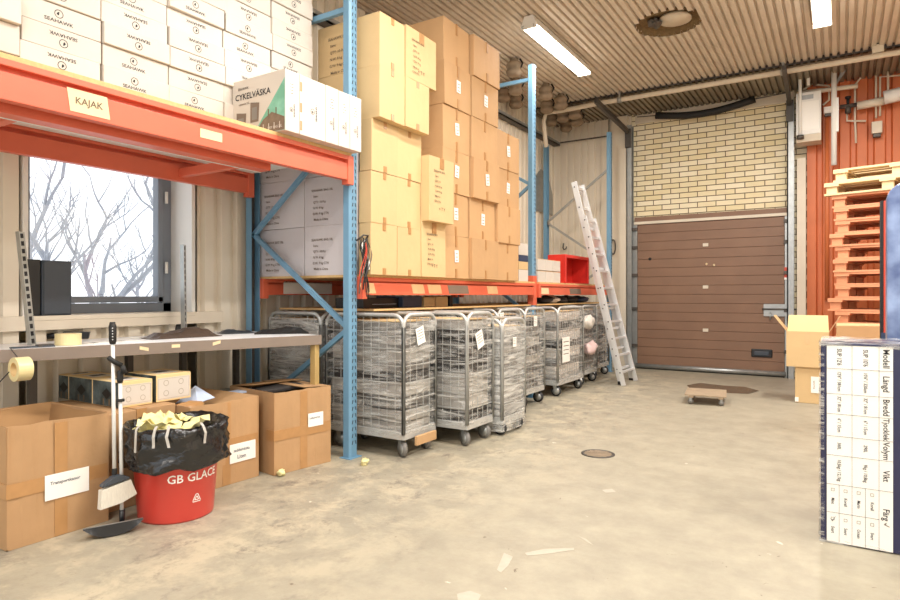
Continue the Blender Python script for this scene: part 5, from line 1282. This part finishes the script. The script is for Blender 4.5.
a = P(878, 48, Y=YP-.02); t = MB(); t.box(-.06, 0, -.05, .06, .05, .05, 'cream'); t.box(-.03, 0, .05, .03, .04, .12, 'rubber_black'); tag(t.build('junction_box', None, a, bevel=.006), 'square cream junction box on the ceiling pipe near the right edge', 'junction box')
a = wallp(877, 127, .18); t = MB(); t.box(-.06, 0, -.08, .06, .1, .08, 'cream'); t.box(-.045, .01, -.13, .045, .09, -.08, 'dark_steel'); tag(t.build('thermostat_box', None, a, bevel=.008), 'small cream wall box under the insulated pipe on the orange wall', 'wall box')
va = thing('valve', 'small valve with black handle between the white pole and the insulated pipe', 'valve', wallp(848, 106, .2))
t = MB(); t.tube([(-.1, 0, 0), (.1, 0, 0)], .03, 'dark_steel', 10); t.tube([(0, 0, 0), (0, 0, -.1)], .035, 'dark_steel', 10); t.build('valve_body', va); t = MB(); t.tube([(0, 0, .02), (0, 0, .11)], .02, 'rubber_black', 8); t.tube([(0, 0, .1), (0, 0, .13)], .035, 'rubber_black', 10); t.build('valve_handle', va)
a = wallp(828, 110, .2); t = MB(); t.box(-.05, 0, -.04, .05, .08, .05, 'paper'); t.box(-.04, .01, -.08, .04, .07, -.04, 'dark_steel'); tag(t.build('sensor_box', None, a, bevel=.005), 'small white sensor box on the orange wall right beside the heater', 'sensor')
wpipe('wall_pipe', [(827, 118), (827, 300)], .1, .03, 'wall_orange', 'orange painted vertical pipe on the wall left of the pallets')

# bundles tucked under the ceiling in the far left corner
rb_ = random.Random(9)
BPX = [(514, 69), (516, 88), (516, 102), (503, 95), (546, 93), (547, 107), (561, 103), (563, 116), (551, 120), (575, 113), (577, 120), (566, 126)]
for k, (px, py) in enumerate(((514, 69), (516, 88), (516, 102), (503, 95), (546, 93), (547, 107), (561, 103), (563, 116), (551, 120), (575, 113), (577, 120), (566, 126))):
    q = P(px, py, Z=CEIL-.13); t = MB(); r_ = .105
    prof = [(0, -.09), (r_*.7, -.088), (r_*.95, -.06), (r_, -.035), (r_*.86, -.01), (r_*.9, .01), (r_, .03), (r_*.95, .06), (r_*.7, .085), (0, .09)]
    t.lathe(prof, 'brown_bundle', 18, fn=lambda v, i, th_: Vector((v.x*(1+.12*noise.noise(Vector((v.x*9, v.y*9, k)))), v.y*(1+.12*noise.noise(Vector((v.y*9, k, v.x*9)))), v.z)))
    t.tube([(r_*.9, 0, .0), (r_*1.15, 0, .05), (r_*.8, .0, .11)], .012, 'rubber_black', 6)
    t.tube([(0, 0, .08), (0, 0, CEIL+.0-q.z)], .05, 'brown_bundle', 8)
    tag(t.build('hanging_bundle', None, q), 'dusty brown round bundle under the ceiling, %s of the twelve counted from the left' % [ORD[0].replace('lowest', 'first')]*1 if 0 else 'dusty brown round bundle under the ceiling corner, %s of the row counted from the left' % (['first']+ORD[1:])[sorted(BPX).index((px, py))], 'bundle', 'bundles under the ceiling')
# cable tray on the left wall under the ceiling
t = MB(); t.box(0, 0, 0, .12, YB-3.6, .02, 'dark_steel'); t.box(.11, 0, 0, .12, YB-3.6, .06, 'galvanised'); ct = tag(t.build('cable_tray', None, (XL+.002, 3.5, 3.80)), 'dusty steel cable tray along the top of the left wall', 'cable tray')
for k in range(4):
    t = MB(); t.tube([(.02+.025*k, .02, .035+.006*(k % 2)), (.02+.02*k, 3, .03), (.03+.022*k, YB-3.7, .034)], .011, 'rubber_black', 5); t.build('cable', ct)
t = MB(); a = P(570, 138, Y=YB-.1); t.bar((XL+.1, YB-.08, 3.86), (pL0, YB-.08, 3.86), .02, .02, 'dark_steel'); tag(t.build('wall_rod'), 'thin dark rod across the cream rear wall above the last rack frame', 'rod')
# lamp-shaped grey plate and hook behind the ladder
t = MB(); q = P(583, 205, X=-4.2); pts = [(0, -.45, -.3), (0, .45, -.3), (0, .45, .05), (0, .25, .35), (0, -.05, .42), (0, -.35, .2)]
t.prism(pts, (.012, 0, 0), 'galvanised'); tag(t.build('metal_plate', None, (XL+.012, min(q.y, 9.6), q.z-.05), bevel=.003), 'curved grey metal plate on the wall behind the top of the ladder', 'plate')
t = MB(); q = P(613, 247, Y=YB-.16); t.tube([Vector((.09*math.cos(a)*.45, 0, .12*math.sin(a))) for a in [2*math.pi*k/16 for k in range(16)]], .012, 'dark_steel', 6, True); tag(t.build('cable_loop', None, q), 'dark coiled cable loop hanging on the cream pillar left of the door', 'cable')
t = MB(); q = P(563, 249, Y=YB-.06); t.tube([(0, .03, .1), (0, 0, .02), (.02, -.01, -.01), (.06, -.01, 0), (.07, -.01, .04)], .012, 'dark_steel', 6); tag(t.build('wall_hook', None, q), 'small dark hook on the cream rear wall above the far shelf', 'hook')
